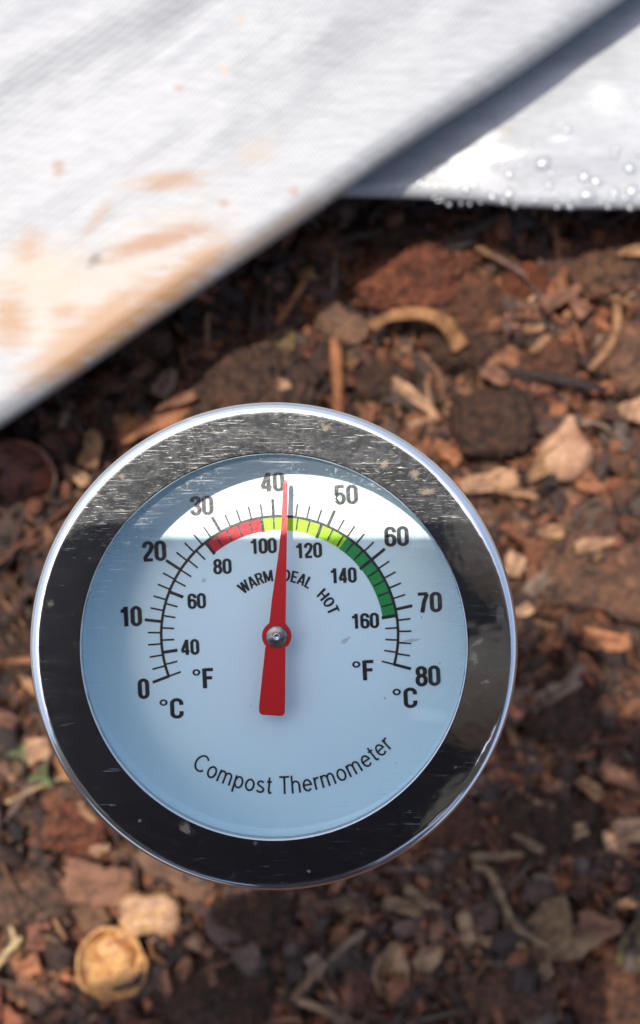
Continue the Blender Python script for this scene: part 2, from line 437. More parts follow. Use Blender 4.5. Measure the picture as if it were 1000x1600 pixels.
# ------------------------------------------------------------------ tarps
M_PX = 1 / 5.94e3
def tarp_material(name, seed, stains, lo=(.228, .230, .231), hi=(.284, .285, .285), rough=.48):
    k = N(name); v = k.coord()
    rot = math.radians(-34)
    r = k.mapping(v, (1, 1, 1), (0, 0, rot))
    sep = k.n('SeparateXYZ'); k.l(r, sep.inputs[0])
    jit = k.noise(v, 90, 2)
    wx = k.math('SINE', k.math('ADD', k.math('MULTIPLY', sep.outputs[0], 2 * math.pi / 0.00105), k.math('MULTIPLY', jit, 3.0)))
    wy = k.math('SINE', k.math('ADD', k.math('MULTIPLY', sep.outputs[1], 2 * math.pi / 0.0017), k.math('MULTIPLY', jit, 3.0)))
    weave = k.math('ADD', k.math('MULTIPLY', wx, 0.5), k.math('MULTIPLY', wy, 0.3))
    fine = k.noise(k.mapping(v, (150, 900, 300), (0, 0, rot)), 1.0, 3)
    wr = k.noise(k.mapping(v, (14, 34, 20), (0, 0, rot + seed)), 1.0, 4, 0.55, 0.5)
    base = k.mix(k.ramp(fine, [(0.35, 0.0), (0.7, 1.0)]), lo, hi)
    base = k.mix(1.0, base, k.ramp(k.math('ADD', k.math('MULTIPLY', weave, 0.5), 0.5), [(0.1, 0.82), (0.9, 1.06)]), 'MULTIPLY')
    for (cx, cy, rx, ry, ang, thr, colr, amt) in stains:
        p = at(cx, cy, 0.055)
        m = k.mapping(v, (1 / (rx * M_PX), 1 / (ry * M_PX), 0.0), (0, 0, 0))
        mp = m.node if hasattr(m, 'node') else None
        # local frame of the stain
        mp.vector_type = 'TEXTURE'
        mp.inputs['Location'].default_value = (p.x, p.y, 0); mp.inputs['Rotation'].default_value = (0, 0, ang)
        mp.inputs['Scale'].default_value = (rx * M_PX, ry * M_PX, 1000.0)
        ln = k.n('VectorMath', operation='LENGTH'); k.l(m, ln.inputs[0])
        nz = k.noise(k.mapping(v, (75, 380, 100), (0, 0, rot)), 1.0, 7, 0.76, 1.1)
        f = k.math('SUBTRACT', k.math('MULTIPLY', nz, 2.35), ln.outputs['Value'])
        f = k.ramp(f, [(thr, 0.0), (min(thr + 0.75, 1.0), 1.0)])
        base = k.mix(k.math('MULTIPLY', f, amt), base, colr)
    nb = k.bump(weave, 0.28, 0.00018)
    nb = k.bump(wr, 0.18, 0.004, nb)
    p = k.pbr(base, rough, spec=0.45, normal=nb)
    tr = k.n('BsdfTranslucent'); tr.inputs[0].default_value = (0.7, 0.72, 0.75, 1)
    mx = k.n('MixShader'); mx.inputs[0].default_value = 0.02; k.l(p, mx.inputs[1]); k.l(tr.outputs[0], mx.inputs[2])
    return k.done(mx.outputs[0])

OR = (0.225, 0.113, 0.044); OR2 = (0.195, 0.082, 0.027); BR = (0.09, 0.06, 0.042); PI_ = (0.285, 0.225, 0.165)
st1 = [(440, 352, 130, 15, 0.61, 0.0, (.17, .125, .09), 0.7), (230, 500, 110, 12, 0.61, 0.1, (.20, .13, .08), 0.55),
       (215, 440, 190, 100, 0.55, 0.10, PI_, 0.55),
       (120, 535, 130, 40, 0.62, 0.12, OR, 0.92), (290, 425, 110, 26, 0.6, 0.15, OR, 0.85), (60, 420, 90, 60, 0.3, 0.15, PI_, 0.55),
       (60, 480, 150, 110, 0.2, 0.10, (0.29, 0.235, 0.165), 0.6),
       (170, 505, 160, 42, 0.6, 0.12, OR, 0.8),
       (245, 378, 105, 17, 0.28, 0.05, OR2, 0.85),
       (262, 285, 70, 20, 0.15, 0.12, OR, 0.75),
       (150, 345, 60, 14, 0.9, 0.25, OR, 0.5),
       (45, 385, 34, 26, 0.7, 0.10, OR, 0.7),
       (15, 500, 46, 60, 0.0, 0.12, OR, 0.9),
       (100, 490, 34, 20, 0.2, 0.10, OR, 0.7),
       (148, 405, 22, 11, 0.9, 0.10, BR, 0.8),
       (95, 268, 12, 15, 0.0, 0.05, OR2, 0.6),
       (90, 3, 40, 13, 0.0, 0.05, OR, 0.7),
       (400, 240, 60, 32, 0.5, 0.35, PI_, 0.5),
       (378, 42, 7, 14, 0.2, 0.05, PI_, 0.7), (352, 118, 9, 12, 0.0, 0.05, PI_, 0.8), (282, 146, 9, 6, 0.0, 0.05, OR, 0.5), (350, 318, 9, 8, 0, 0.05, OR2, 0.5),
       (460, 300, 9, 12, 0, 0.05, OR2, 0.5)]
# strip of hem at the fold darkened with damp soil
E0, E1 = at(0, 665, 0.049), at(980, 0, 0.049)
ed = (E1 - E0).normalized(); en = Vector((-ed.y, ed.x, 0))         # along the hem; into the sheet
if en.y < 0: en = -en

def tarp_upper():
    R = 0.0055; us = np.concatenate([np.linspace(-0.55, -0.03, 40), np.linspace(-0.028, 0.20, 230), np.linspace(0.205, 0.60, 36)])
    prof = [(0.030 - i * 0.003, -2 * R) for i in range(9)]                       # folded-under hem
    prof += [(R - R * math.sin(a_), -R - R * math.cos(a_)) for a_ in np.linspace(0.0, math.pi, 15)]
    vv = np.concatenate([np.linspace(R + 0.0012, 0.16, 130), np.linspace(0.165, 0.55, 34)])
    prof += [(a_, 0.0) for a_ in vv]
    prof = np.array(prof); nu, nv = len(us), len(prof)
    U, Vv = np.meshgrid(us, prof[:, 0], indexing='ij'); Zb = np.broadcast_to(prof[:, 1], U.shape)
    P = np.stack([U.ravel(), Vv.ravel(), 0 * U.ravel()], 1)
    wob = (0.0016 * fbm(np.stack([U.ravel() * 14, 0 * U.ravel(), 0 * U.ravel()], 1), 2, 41)).reshape(U.shape)      # hem is not ruler-straight
    grow = sstep(0.0, 0.03, Vv)
    fold = 0.0016 * fbm(P * np.array([9, 34, 1]) + 3.3, 3, 51).reshape(U.shape) + 0.0008 * fbm(P * np.array([30, 90, 1]), 3, 57).reshape(U.shape)
    ridge = 0.0012 * np.exp(-((Vv - 0.033 - 0.10 * (U - 0.06)) / 0.010) ** 2) * sstep(0.03, 0.07, U) + 0.0028 * np.exp(-((Vv - 0.086 + 0.18 * U) / 0.013) ** 2)
    Z = 0.055 + Zb + grow * (fold + ridge) + 0.12 * np.maximum(Vv - 0.02, 0) ** 1.2
    end = sstep(0.15, 0.55, np.abs(U)) * sstep(0.20, 0.55, np.abs(U)); Z = Z - 0.02 * end
    Q = np.array(E0)[None] + U.ravel()[:, None] * np.array(ed)[None] + (Vv + wob).ravel()[:, None] * np.array(en)[None]
    Q[:, 2] = Z.ravel()
    ii = np.arange(nu * nv).reshape(nu, nv); q = np.stack([ii[:-1, :-1], ii[1:, :-1], ii[1:, 1:], ii[:-1, 1:]], -1).reshape(-1, 4)
    return mesh_np('tarp', Q, q)
t1 = link('plastic_tarp', tarp_upper(), tarp_material('white woven tarp stained', 0.0, st1))
tag(t1, 'white woven tarp with rusty orange soil stains, its rolled hem lying diagonally on top', 'tarp')

LX0 = at(520, 305, 0.030); LX1 = at(1000, 325, 0.030)
def lower_hem(x):
    xs = [-0.30, LX0.x - 0.02, LX0.x, at(640, 308, .03).x, at(740, 313, .03).x, at(800, 321, .03).x, at(880, 324, .03).x, LX1.x, 0.55]
    ys = [LX0.y + 0.01, LX0.y + .0006, LX0.y, at(640, 308, .03).y, at(740, 313, .03).y, at(800, 321, .03).y, at(880, 324, .03).y, LX1.y, LX1.y - 0.01]
    return np.interp(x, xs, ys)
def lower_z(x, v):
    x = np.asarray(x, dtype=np.float64); v = np.asarray(v, dtype=np.float64)
    P = np.stack([x * 16, v * 30, 0 * x], 1)
    z = 0.032 + sstep(0, 0.03, v) * 0.0028 * fbm(P + 5, 3, 71) + 0.0013 * np.exp(-((v - 0.012 - 0.1 * (x - 0.05)) / 0.006) ** 2) * sstep(0.03, 0.06, x)
    return z + 0.05 * np.maximum(v - 0.01, 0)
def tarp_lower():
    R = 0.0028; xs = np.concatenate([np.linspace(-0.25, -0.02, 24), np.linspace(-0.018, 0.13, 170), np.linspace(0.135, 0.55, 40)])
    prof = [(0.022 - i * 0.002, -2 * R) for i in range(10)] + [(R - R * math.sin(a_), -R - R * math.cos(a_)) for a_ in np.linspace(0, math.pi, 13)]
    prof += [(a_, 0.0) for a_ in np.concatenate([np.linspace(R + 0.001, 0.09, 90), np.linspace(0.094, 0.6, 50)])]
    prof = np.array(prof); U, Vv = np.meshgrid(xs, prof[:, 0], indexing='ij'); Zb = np.broadcast_to(prof[:, 1], U.shape)
    hem = lower_hem(xs); k3 = np.ones(9) / 9; hem = np.convolve(np.pad(hem, 4, 'edge'), k3, 'valid')
    Y = hem[:, None] + Vv
    Z = lower_z(U.ravel(), Vv.ravel()).reshape(U.shape) + Zb
    Q = np.stack([U.ravel(), Y.ravel(), Z.ravel()], 1); nu, nv = U.shape
    ii = np.arange(nu * nv).reshape(nu, nv); q = np.stack([ii[:-1, :-1], ii[1:, :-1], ii[1:, 1:], ii[:-1, 1:]], -1).reshape(-1, 4)
    return mesh_np('tarp', Q, q)
t2 = link('plastic_tarp', tarp_lower(), tarp_material('white woven tarp wet', 0.6, [(735, 298, 22, 14, 0.0, 0.05, (0.55, 0.47, 0.36), 0.7), (690, 300, 30, 9, 0.0, 0.1, (0.5, 0.42, 0.33), 0.6), (905, 165, 40, 8, 0.1, 0.25, (0.6, 0.66, 0.64), 0.5), (820, 150, 12, 8, 0, 0.1, PI_, 0.4)], (.28, .284, .287), (.345, .349, .35), .25))
tag(t2, 'cleaner white tarp beaded with water along its edge, tucked under the stained one', 'tarp')

# water beads
k = N('water')      # clear to straight light, mirror-like at grazing angles
tb = k.n('BsdfTransparent'); tb.inputs[0].default_value = (1, 1, 1, 1); gl = k.n('BsdfGlossy'); gl.inputs['Roughness'].default_value = 0.10
fr = k.n('Fresnel'); fr.inputs[0].default_value = 1.33; mx = k.n('MixShader')
k.l(k.math('MULTIPLY', fr.outputs[0], 0.45, True), mx.inputs[0]); k.l(tb.outputs[0], mx.inputs[1]); k.l(gl.outputs[0], mx.inputs[2])
g2 = k.n('BsdfGlossy'); g2.inputs['Roughness'].default_value = 0.34; m2 = k.n('MixShader'); m2.inputs[0].default_value = 0.14; k.l(mx.outputs[0], m2.inputs[1]); k.l(g2.outputs[0], m2.inputs[2]); M_WATER = k.done(m2.outputs[0])
def bead_mesh():
    prof = [(0.0, -0.16)] + [(math.sin(a_) * (1 - 0.12 * max(0, math.cos(a_))), -0.16 + 0.16 + 0.62 * math.cos(a_)) for a_ in np.linspace(math.pi / 2, 0.0, 12)]
    prof = [(0.0, -0.2), (0.94, -0.2)] + [(math.sin(a_), 0.62 * math.cos(a_)) for a_ in np.linspace(math.pi / 2, 0.12, 11)] + [(0.0, 0.62)]
    return revolve('bead', prof, 28)
bead = bead_mesh(); bead.materials.append(M_WATER); bead.polygons.foreach_set('use_smooth', [True] * len(bead.polygons))
drops = [(757, 240, 1.0), (797, 272, 1.1), (797, 301, 1.5), (772, 305, 1.3), (849, 255, 1.9), (887, 203, .9), (915, 275, 1.5), (934, 283, 1.4), (920, 303, 1.8), (962, 299, 1.3), (990, 297, 1.7), (960, 244, 1.3), (985, 263, 1.5), (680, 261, 1.2), (703, 266, 1.2), (657, 283, 1.2), (820, 284, .8), (875, 318, .7), (730, 294, .9), (775, 189, 1.1), (862, 190, .7), (830, 228, .8), (805, 232, .7), (905, 238, .7), (938, 225, .6), (880, 270, .7), (955, 318, .9), (895, 318, 1.0), (840, 310, .8), (746, 270, .7), (722, 250, .6), (860, 288, .9), (1000, 240, .8), (970, 205, .6), (772, 259, .9), (815, 258, .7), (700, 236, .6), (878, 236, .6), (990, 319, 1.0), (812, 312, .7)]
d0 = bpy.data.objects.new('water_drop', bead)
tag(d0, 'clear bead of water sitting on the cleaner white tarp near its lower edge', 'water drop', 'water drops beaded on the tarp edge')
rd = random.Random(4)
for t in range(85):      # finer beads between the large ones, thickest along the hem
    x_d = rd.uniform(665, 1010); drops.append((x_d, 318 - abs(rd.gauss(0, 1)) * 34 + (x_d - 700) * .01, rd.choice((.42, .5, .6, .7, .95))))
for i, (px, py, r) in enumerate(drops):
    p = at(px, py, 0.033); vv = p.y - float(lower_hem(p.x)); z = 0.032
    if vv < 0.0028: z = 0.032 - 0.0028 + math.sqrt(max(0, 0.0028 ** 2 - (0.0028 - vv) ** 2)) if vv > 0 else 0.0292
    else: z = float(lower_z(np.array([p.x]), np.array([vv]))[0])
    o = d0 if i == 0 else d0.copy(); COL.objects.link(o)
    o.location = (p.x, p.y, z); s = r * 0.00105; o.scale = (s * rd.uniform(.8, 1.2), s * rd.uniform(.85, 1.3), s); o.rotation_euler = (0, 0, rd.uniform(0, 6))

# ------------------------------------------------------------------ compost thermometer
LIP = CAM_Z - 0.110          # height of the bezel's top
FACE = CAM_Z - 0.121         # height of the printed dial
axis_xy = at(427.5, 1011.5, LIP)
th = empty('compost_thermometer', (axis_xy.x, axis_xy.y, 0), 'round compost thermometer with scratched steel bezel, white dial and red needle', 'thermometer')
AX, AY = axis_xy.x, axis_xy.y
RI, RO = 0.02240, 0.02850

# bezel steel
k = N('scratched stainless steel'); v = k.coord()
def streaks(rotdeg, sx, sy, lo, hi, det=2, dist=0.0):
    return k.ramp(k.noise(k.mapping(v, (sx, sy, 40), (0, 0, math.radians(rotdeg))), 1.0, det, 0.6, dist), [(lo, 0.0), (hi, 1.0)])
s1 = streaks(-11, 190, 6500, 0.62, 0.72, 3, 0.8); s2 = streaks(-26, 560, 7500, 0.64, 0.76, 3, 0.8); s3 = streaks(38, 620, 6500, 0.66, 0.76, 2, 1.0); s4 = streaks(2, 1100, 7500, 0.62, 0.74, 3, 1.0)
area = k.ramp(k.noise(v, 110, 3, 0.6), [(0.35, 0.25), (0.62, 1.0)])
scr = k.math('MULTIPLY', k.math('MAXIMUM', k.math('MAXIMUM', s1, s2), k.math('MAXIMUM', k.math('MULTIPLY', s3, 0.7), k.math('MULTIPLY', s4, 0.9))), area)
haze = k.ramp(k.noise(v, 900, 4, 0.7), [(0.45, 0.0), (0.75, 1.0)])
g1 = k.n('BsdfGlossy'); g1.inputs['Color'].default_value = (0.60, 0.60, 0.61, 1); g1.inputs['Roughness'].default_value = 0.055
k.l(k.bump(k.noise(v, 260, 2), 0.03, 0.001), g1.inputs['Normal'])
g2 = k.n('BsdfGlossy'); g2.inputs['Color'].default_value = (0.70, 0.69, 0.67, 1); g2.inputs['Roughness'].default_value = 0.36
g3 = k.n('BsdfGlossy'); g3.inputs['Color'].default_value = (0.60, 0.63, 0.66, 1); g3.inputs['Roughness'].default_value = 0.30
m1 = k.n('MixShader'); k.l(k.math('ADD', 0.035, k.math('MULTIPLY', haze, 0.06)), m1.inputs[0]); k.l(g1.outputs[0], m1.inputs[1]); k.l(g3.outputs[0], m1.inputs[2])
m2 = k.n('MixShader'); sepb = k.n('SeparateXYZ'); k.l(v, sepb.inputs[0])
brad = k.math('SQRT', k.math('ADD', k.math('MULTIPLY', sepb.outputs[0], sepb.outputs[0]), k.math('MULTIPLY', sepb.outputs[1], sepb.outputs[1])))
rimw = k.ramp(k.math('MULTIPLY', brad, 32.6), [(0.886, 0.0), (0.903, 0.62)])         # the rounded rim is rubbed dull all round
worn = k.ramp(k.math('ADD', k.math('MULTIPLY', sepb.outputs[1], 25.0), 0.5), [(0.55, 0.42), (0.95, 1.0)])      # most of the wear is on the upper part
k.l(k.math('MULTIPLY', k.math('MAXIMUM', k.math('MULTIPLY', scr, worn), rimw), 0.55), m2.inputs[0]); k.l(m1.outputs[0], m2.inputs[1]); k.l(g2.outputs[0], m2.inputs[2])
# crusts of dried soil
cr = k.vor(v, 520, out='Distance'); crm = k.ramp(cr, [(0.10, 1.0), (0.15, 0.0)])
cpick = k.ramp(k.noise(v, 260, 2), [(0.66, 0.0), (0.74, 0.8)])
crust = k.math('MULTIPLY', crm, cpick)
for (px, py, rx, ry, ang) in [(648, 740, 9, 9, .4), (601, 726, 10, 6, .9), (508, 668, 9, 7, .2), (668, 768, 14, 6, .1), (190, 744, 5, 6, 0), (78, 943, 7, 6, 0), (290, 1296, 13, 9, -.6), (742, 1028, 7, 14, .1), (748, 1004, 12, 5, .5), (759, 1066, 9, 3, .1), (482, 1362, 4, 3, 0), (218, 1283, 4, 4, 0)]:
    p = at(px, py, LIP); mm = k.mapping(v); mp = mm.node; mp.vector_type = 'TEXTURE'
    mp.inputs['Location'].default_value = (p.x - AX, p.y - AY, 0); mp.inputs['Rotation'].default_value = (0, 0, ang)
    q = 0.110 / F; mp.inputs['Scale'].default_value = (rx * q, ry * q, 10.0)
    ln = k.n('VectorMath', operation='LENGTH'); k.l(mm, ln.inputs[0])
    f = k.math('SUBTRACT', k.math('MULTIPLY', k.noise(v, 1900, 4, 0.7), 2.3), ln.outputs['Value'])
    crust = k.math('MAXIMUM', crust, k.ramp(f, [(0.05, 0.0), (0.75, 0.8)]))
df = k.n('BsdfDiffuse'); df.inputs['Color'].default_value = (0.27, 0.22, 0.16, 1)
m3 = k.n('MixShader'); k.l(k.math('MULTIPLY', crust, 0.75), m3.inputs[0]); k.l(m2.outputs[0], m3.inputs[1]); k.l(df.outputs[0], m3.inputs[2])
# pale rub marks that stay visible in the shade
rub = k.math('MULTIPLY', k.math('MAXIMUM', streaks(-18, 240, 3600, 0.645, 0.72, 3, 1.2), streaks(55, 330, 3800, 0.665, 0.73, 3, 1.4)), k.ramp(k.noise(v, 130, 3, 0.6), [(0.46, 0.0), (0.62, 1.0)]))
d2 = k.n('BsdfDiffuse'); d2.inputs['Color'].default_value = (0.50, 0.51, 0.52, 1)
m4 = k.n('MixShader'); k.l(k.math('MULTIPLY', rub, 0.34), m4.inputs[0]); k.l(m3.outputs[0], m4.inputs[1]); k.l(d2.outputs[0], m4.inputs[2])
M_STEEL = k.done(m4.outputs[0])
k = N('plain steel'); M_STEEL2 = k.done(k.pbr((0.55, 0.55, 0.56), 0.22, 1.0))

prof = [(RI + 0.0003, -0.0024), (RI, -0.0010)]
prof += [(RI + 0.00012 * (1 - math.cos(a_)), -0.0010 + 0.00058 * math.sin(a_)) for a_ in np.linspace(0.2, math.pi / 2, 6)]
rF = RO - 0.0012
prof += [(RI + 0.00012 + (rF - RI - 0.00012) * t, -0.00042 + 0.00042 * t) for t in np.linspace(0.02, 1, 14)]
prof += [(rF + 0.0012 * math.sin(a_), -0.0012 + 0.0012 * math.cos(a_)) for a_ in np.linspace(0.12, math.pi / 2, 14)]
prof += [(RO, -0.006), (RO - 0.0004, -0.0066), (RO - 0.0009, -0.0066), (RO - 0.0009, -0.0024), (RI + 0.0003, -0.0024)]
bz = link('bezel', revolve('bezel', prof, 256), M_STEEL, th); bz.location = (0, 0, LIP)
# case body behind the bezel, hollow, with a closed back that runs into the stem socket
cp = [(RO - 0.0010, -0.0026), (RO - 0.0010, -0.0165), (RO - 0.0024, -0.0185), (0.0065, -0.0195), (0.006, -0.021), (0.006, -0.031), (0.0052, -0.032), (0.0030, -0.032), (0.0030, -0.030),
      (0.0045, -0.0185), (RO - 0.0030, -0.0172), (RO - 0.0018, -0.0155), (RO - 0.0018, -0.0026), (RO - 0.0010, -0.0026)]
cs = link('case', revolve('case', cp, 128), M_STEEL2, th); cs.location = (0, 0, LIP)
stem = link('stem', revolve('stem', [(0, -0.12), (0.0008, -0.118), (0.0030, -0.108), (0.0030, LIP - 0.0305), (0, LIP - 0.0305)], 32), M_STEEL2, th)

# glass pane with scuffs near its edge
k = N('scuffed glass pane'); v = k.coord()
tb = k.n('BsdfTransparent'); gl = k.n('BsdfGlossy'); gl.inputs['Roughness'].default_value = 0.02
fr = k.n('Fresnel'); fr.inputs[0].default_value = 1.5
a0 = k.n('MixShader'); k.l(k.math('MULTIPLY', fr.outputs[0], 1.3), a0.inputs[0]); k.l(tb.outputs[0], a0.inputs[1]); k.l(gl.outputs[0], a0.inputs[2])
sp = k.n('SeparateXYZ'); k.l(v, sp.inputs[0])
rad = k.math('SQRT', k.math('ADD', k.math('MULTIPLY', sp.outputs[0], sp.outputs[0]), k.math('MULTIPLY', sp.outputs[1], sp.outputs[1])))
edge = k.ramp(k.math('MULTIPLY', rad, 40.0), [(0.74, 0.0), (0.885, 1.0)])
st_a = k.ramp(k.noise(k.mapping(v, (160, 3600, 40), (0, 0, math.radians(-28))), 1.0, 3, 0.6), [(0.56, 0.0), (0.72, 1.0)])
st_b = k.ramp(k.noise(v, 1700, 4, 0.75), [(0.56, 0.0), (0.70, 1.0)])
patch = k.ramp(k.noise(v, 150, 3), [(0.40, 0.0), (0.60, 1.0)])
sc_ = k.math('MULTIPLY', k.math('MULTIPLY', k.math('MAXIMUM', st_a, st_b), patch), edge)
film = k.math('MULTIPLY', edge, 0.05)
dust = k.math('MULTIPLY', k.ramp(k.vor(v, 330), [(0.035, 1.0), (0.06, 0.0)]), k.ramp(k.noise(v, 90, 1), [(0.5, 0.0), (0.56, 1.0)]))
dd = k.n('BsdfDiffuse'); dd.inputs[0].default_value = (0.75, 0.76, 0.78, 1)
a1 = k.n('MixShader'); upper = k.ramp(k.math('ADD', k.math('MULTIPLY', sp.outputs[1], 22.0), 0.5), [(0.35, 0.12), (0.80, 1.0)])      # rubbed mostly along the top
k.l(k.math('ADD', k.math('MULTIPLY', k.math('MULTIPLY', sc_, upper), 0.8), k.math('ADD', film, 0.004)), a1.inputs[0]); k.l(a0.outputs[0], a1.inputs[1]); k.l(dd.outputs[0], a1.inputs[2])
db = k.n('BsdfDiffuse'); db.inputs[0].default_value = (0.16, 0.13, 0.10, 1)
smm = dust
for (px, py, rx, ry, ang) in [(316, 908, 5, 4, .5), (645, 1003, 16, 3, .1), (540, 1003, 10, 4, .6), (572, 780, 4, 3, 0)]:
    p = at(px, py, LIP - .0012); mm = k.mapping(v); mp = mm.node; mp.vector_type = 'TEXTURE'
    mp.inputs['Location'].default_value = (p.x - AX, p.y - AY, 0); mp.inputs['Rotation'].default_value = (0, 0, ang)
    q = 0.111 / F; mp.inputs['Scale'].default_value = (rx * q, ry * q, 10.0)
    ln = k.n('VectorMath', operation='LENGTH'); k.l(mm, ln.inputs[0])
    f = k.math('SUBTRACT', k.math('MULTIPLY', k.noise(v, 2200, 3, 0.7), 1.9), ln.outputs['Value'])
    smm = k.math('MAXIMUM', smm, k.ramp(f, [(0.05, 0.0), (0.35, 1.0)]))
a2 = k.n('MixShader'); k.l(k.math('MULTIPLY', smm, 0.42), a2.inputs[0]); k.l(a1.outputs[0], a2.inputs[1]); k.l(db.outputs[0], a2.inputs[2])
M_GLASS = k.done(a2.outputs[0])
gp = link('glass_pane', revolve('glass', [(0, 0), (RO - 0.0019, 0)], 96), M_GLASS, th, smooth=False); gp.location = (0, 0, LIP - 0.0026)

# dial
k = N('white dial tinted sky blue'); v = k.coord()
M_DIAL = k.done(k.pbr(k.mix(k.ramp(k.noise(v, 60, 3), [(0.3, 0.0), (0.7, 1.0)]), (0.66, 0.865, 0.90), (0.69, 0.885, 0.92)), 0.42, spec=0.35))  # blue of skylight in the shade is mixed into the white base colour
dial = link('dial_face', revolve('dial', [(0, 0), (RO - 0.0024, 0), (RO - 0.0022, 0.0072), (RO - 0.0019, 0.0072), (RO - 0.0019, -0.0006), (0, -0.0006)], 128), M_DIAL, th, smooth=False); dial.location = (0, 0, FACE)  # upright wall hidden under the lip, added to bounce light onto the face

def ink(name, c, rough=0.5):
    k = N(name); v = k.coord()
    n = k.noise(v, 2600, 3, 0.6)
    return k.done(k.pbr(k.mix(k.ramp(n, [(0.4, 0.0), (0.7, 0.35)]), c, rgb_shift(c, 1.8)), rough, spec=0.4, normal=k.bump(n, 0.25, 0.0002)))
INK, RED, LIME, GREEN = ink('black print', (0.012, 0.012, 0.014), 0.38), ink('red print', (0.44, 0.009, 0.020)), ink('lime print', (0.30, 0.60, 0.012)), ink('green print', (0.008, 0.24, 0.055))

SC = 0.121 / F                      # metres per photo pixel on the dial
DCX, DCY = 437.0, 991.5             # centre of the printed scale
def dxy(px, py):                    # photo pixel -> dial-local metres
    p = at(px, py, FACE); return p.x - AX, p.y - AY
cx0, cy0 = dxy(DCX, DCY)

class Print:
    def __init__(s): s.V = []; s.F = []
    def poly(s, pts, z):
        b = len(s.V); s.V += [(x, y, z) for x, y in pts]; s.F.append(tuple(range(b, b + len(pts))))
    def strip(s, A, B, z, closed=False):
        b = len(s.V); n = len(A); s.V += [(x, y, z) for x, y in A] + [(x, y, z) for x, y in B]
        for i in range(n if closed else n - 1):
            j = (i + 1) % n; s.F.append((b + i, b + j, b + n + j, b + n + i))
    def build(s, name, mat, parent):
        me = bpy.data.meshes.new(name); me.from_pydata(s.V, [], s.F); me.update()
        bm = bmesh.new(); bm.from_mesh(me)
        for f in bm.faces:
            f.normal_update()
            if f.normal.z < 0: f.normal_flip()
        bm.to_mesh(me); bm.free()
        return link(name, me, mat, parent, smooth=False)

def angC(c): return math.radians(200.6 - 2.69 * c)
def pol(r, a_): return cx0 + r * SC * math.cos(a_), cy0 + r * SC * math.sin(a_)
R0 = 185.0
def tick(P, a_, r1, r2, wpx, z):
    c, s_ = math.cos(a_), math.sin(a_); h = wpx * SC / 2
    x1, y1 = pol(r1, a_); x2, y2 = pol(r2, a_)
    P.poly([(x1 - s_ * h, y1 + c * h), (x2 - s_ * h, y2 + c * h), (x2 + s_ * h, y2 - c * h), (x1 + s_ * h, y1 - c * h)], z)
Z1, Z2 = 0.00003, 0.00006
sr = Print()
aa = np.linspace(angC(0), angC(80), 160)
sr.strip([pol(R0 - 2.1, a_) for a_ in aa], [pol(R0 + 2.1, a_) for a_ in aa], Z2)
for c in range(0, 81, 2):
    major = c % 10 == 0
    tick(sr, angC(c), R0 - 1, R0 + (27 if major else 21), 4.6 if major else 2.7, Z2 + 0.00001)
for f in range(32, 177, 4):
    major = f % 20 == 0; c = (f - 32) / 1.8
    tick(sr, angC(c), R0 + 1, R0 - (23.5 if major else 20), 5.0 if major else 2.7, Z2 + 0.000005)
sr.build('scale_ring', INK, dial)
def band(name, f0, f1, mat):
    P = Print(); q = np.linspace(angC((f0 - 32) / 1.8), angC((f1 - 32) / 1.8), 60)
    P.strip([pol(R0 - 22, a_) for a_ in q], [pol(R0 - 0.5, a_) for a_ in q], Z1); return P.build(name, mat, dial)
band('warm_band', 80, 100, RED); band('ideal_band', 100, 129.3, LIME); band('hot_band', 129.3, 160, GREEN)

# glyphs as pen strokes; cap height 1
def arc(cx, cy, rx, ry, a0, a1, n=18):
    return [(cx + rx * math.cos(math.radians(a0 + (a1 - a0) * i / n)), cy + ry * math.sin(math.radians(a0 + (a1 - a0) * i / n))) for i in range(n + 1)]
def stad(x0, y0, x1, y1):
    r = (x1 - x0) / 2; ry = min(r * 1.1, (y1 - y0) / 2); cx = (x0 + x1) / 2
    return arc(cx, y1 - ry, r, ry, 0, 180) + arc(cx, y0 + ry, r, ry, 180, 360) + [(x1, y1 - ry)]
a_, b_, lo, hi = .09, .44, .065, .935; mid = .265; rx = .175
BOLD = {
 '0': (.53, [stad(a_, lo, b_, hi)]),
 '1': (.53, [[(.33, 0), (.33, 1)], [(.08, .765), (.20, .785), (.27, .84), (.31, .95)]]),
 '2': (.53, [[(a_, .68)] + arc(mid, .75, rx, .185, 180, -25) + [(.36, .50), (.16, .24), (.10, .11)], [(.05, lo), (.47, lo)]]),
 '3': (.53, [[(a_, .71)] + arc(mid, .745, rx - .01, .19, 180, -60) + [(.24, .525)], [(.24, .525)] + arc(mid, .285, rx, .22, 70, -180) + [(a_, .30)]]),
 '4': (.55, [[(.37, 0), (.37, 1)], [(.36, .97), (.07, .27)], [(.03, .235), (.51, .235)]]),
 '5': (.53, [[(.46, hi), (.10, hi)], [(.13, 1.0), (.105, .50)], [(.11, .55)] + arc(mid, .315, rx, .25, 140, -175) + [(a_, .27)]]),
 '6': (.53, [[(b_, .70)] + arc(mid, .75, rx, .185, 0, 180) + [(a_, .25)] + arc(mid, .25, rx, .185, 180, 360) + [(b_, .38)] + arc(mid, .38, rx, .19, 0, 150)]),
 '7': (.53, [[(.04, hi), (.47, hi)], [(.45, .93), (.30, .52), (.21, 0)]]),
 '8': (.53, [stad(a_ + .015, .535, b_ - .015, hi), stad(a_, lo, b_, .52)]),
 'F': (.50, [[(.10, 0), (.10, 1)], [(.10, hi), (.47, hi)], [(.10, .52), (.42, .52)]]),
 'C': (.56, [[(.47, .66)] + arc(.28, .75, .19, .185, 0, 180) + arc(.28, .25, .19, .185, 180, 360) + [(.47, .35)]]),
 '°': (.36, [arc(.16, .82, .125, .125, 0, 380, 26)]),
}
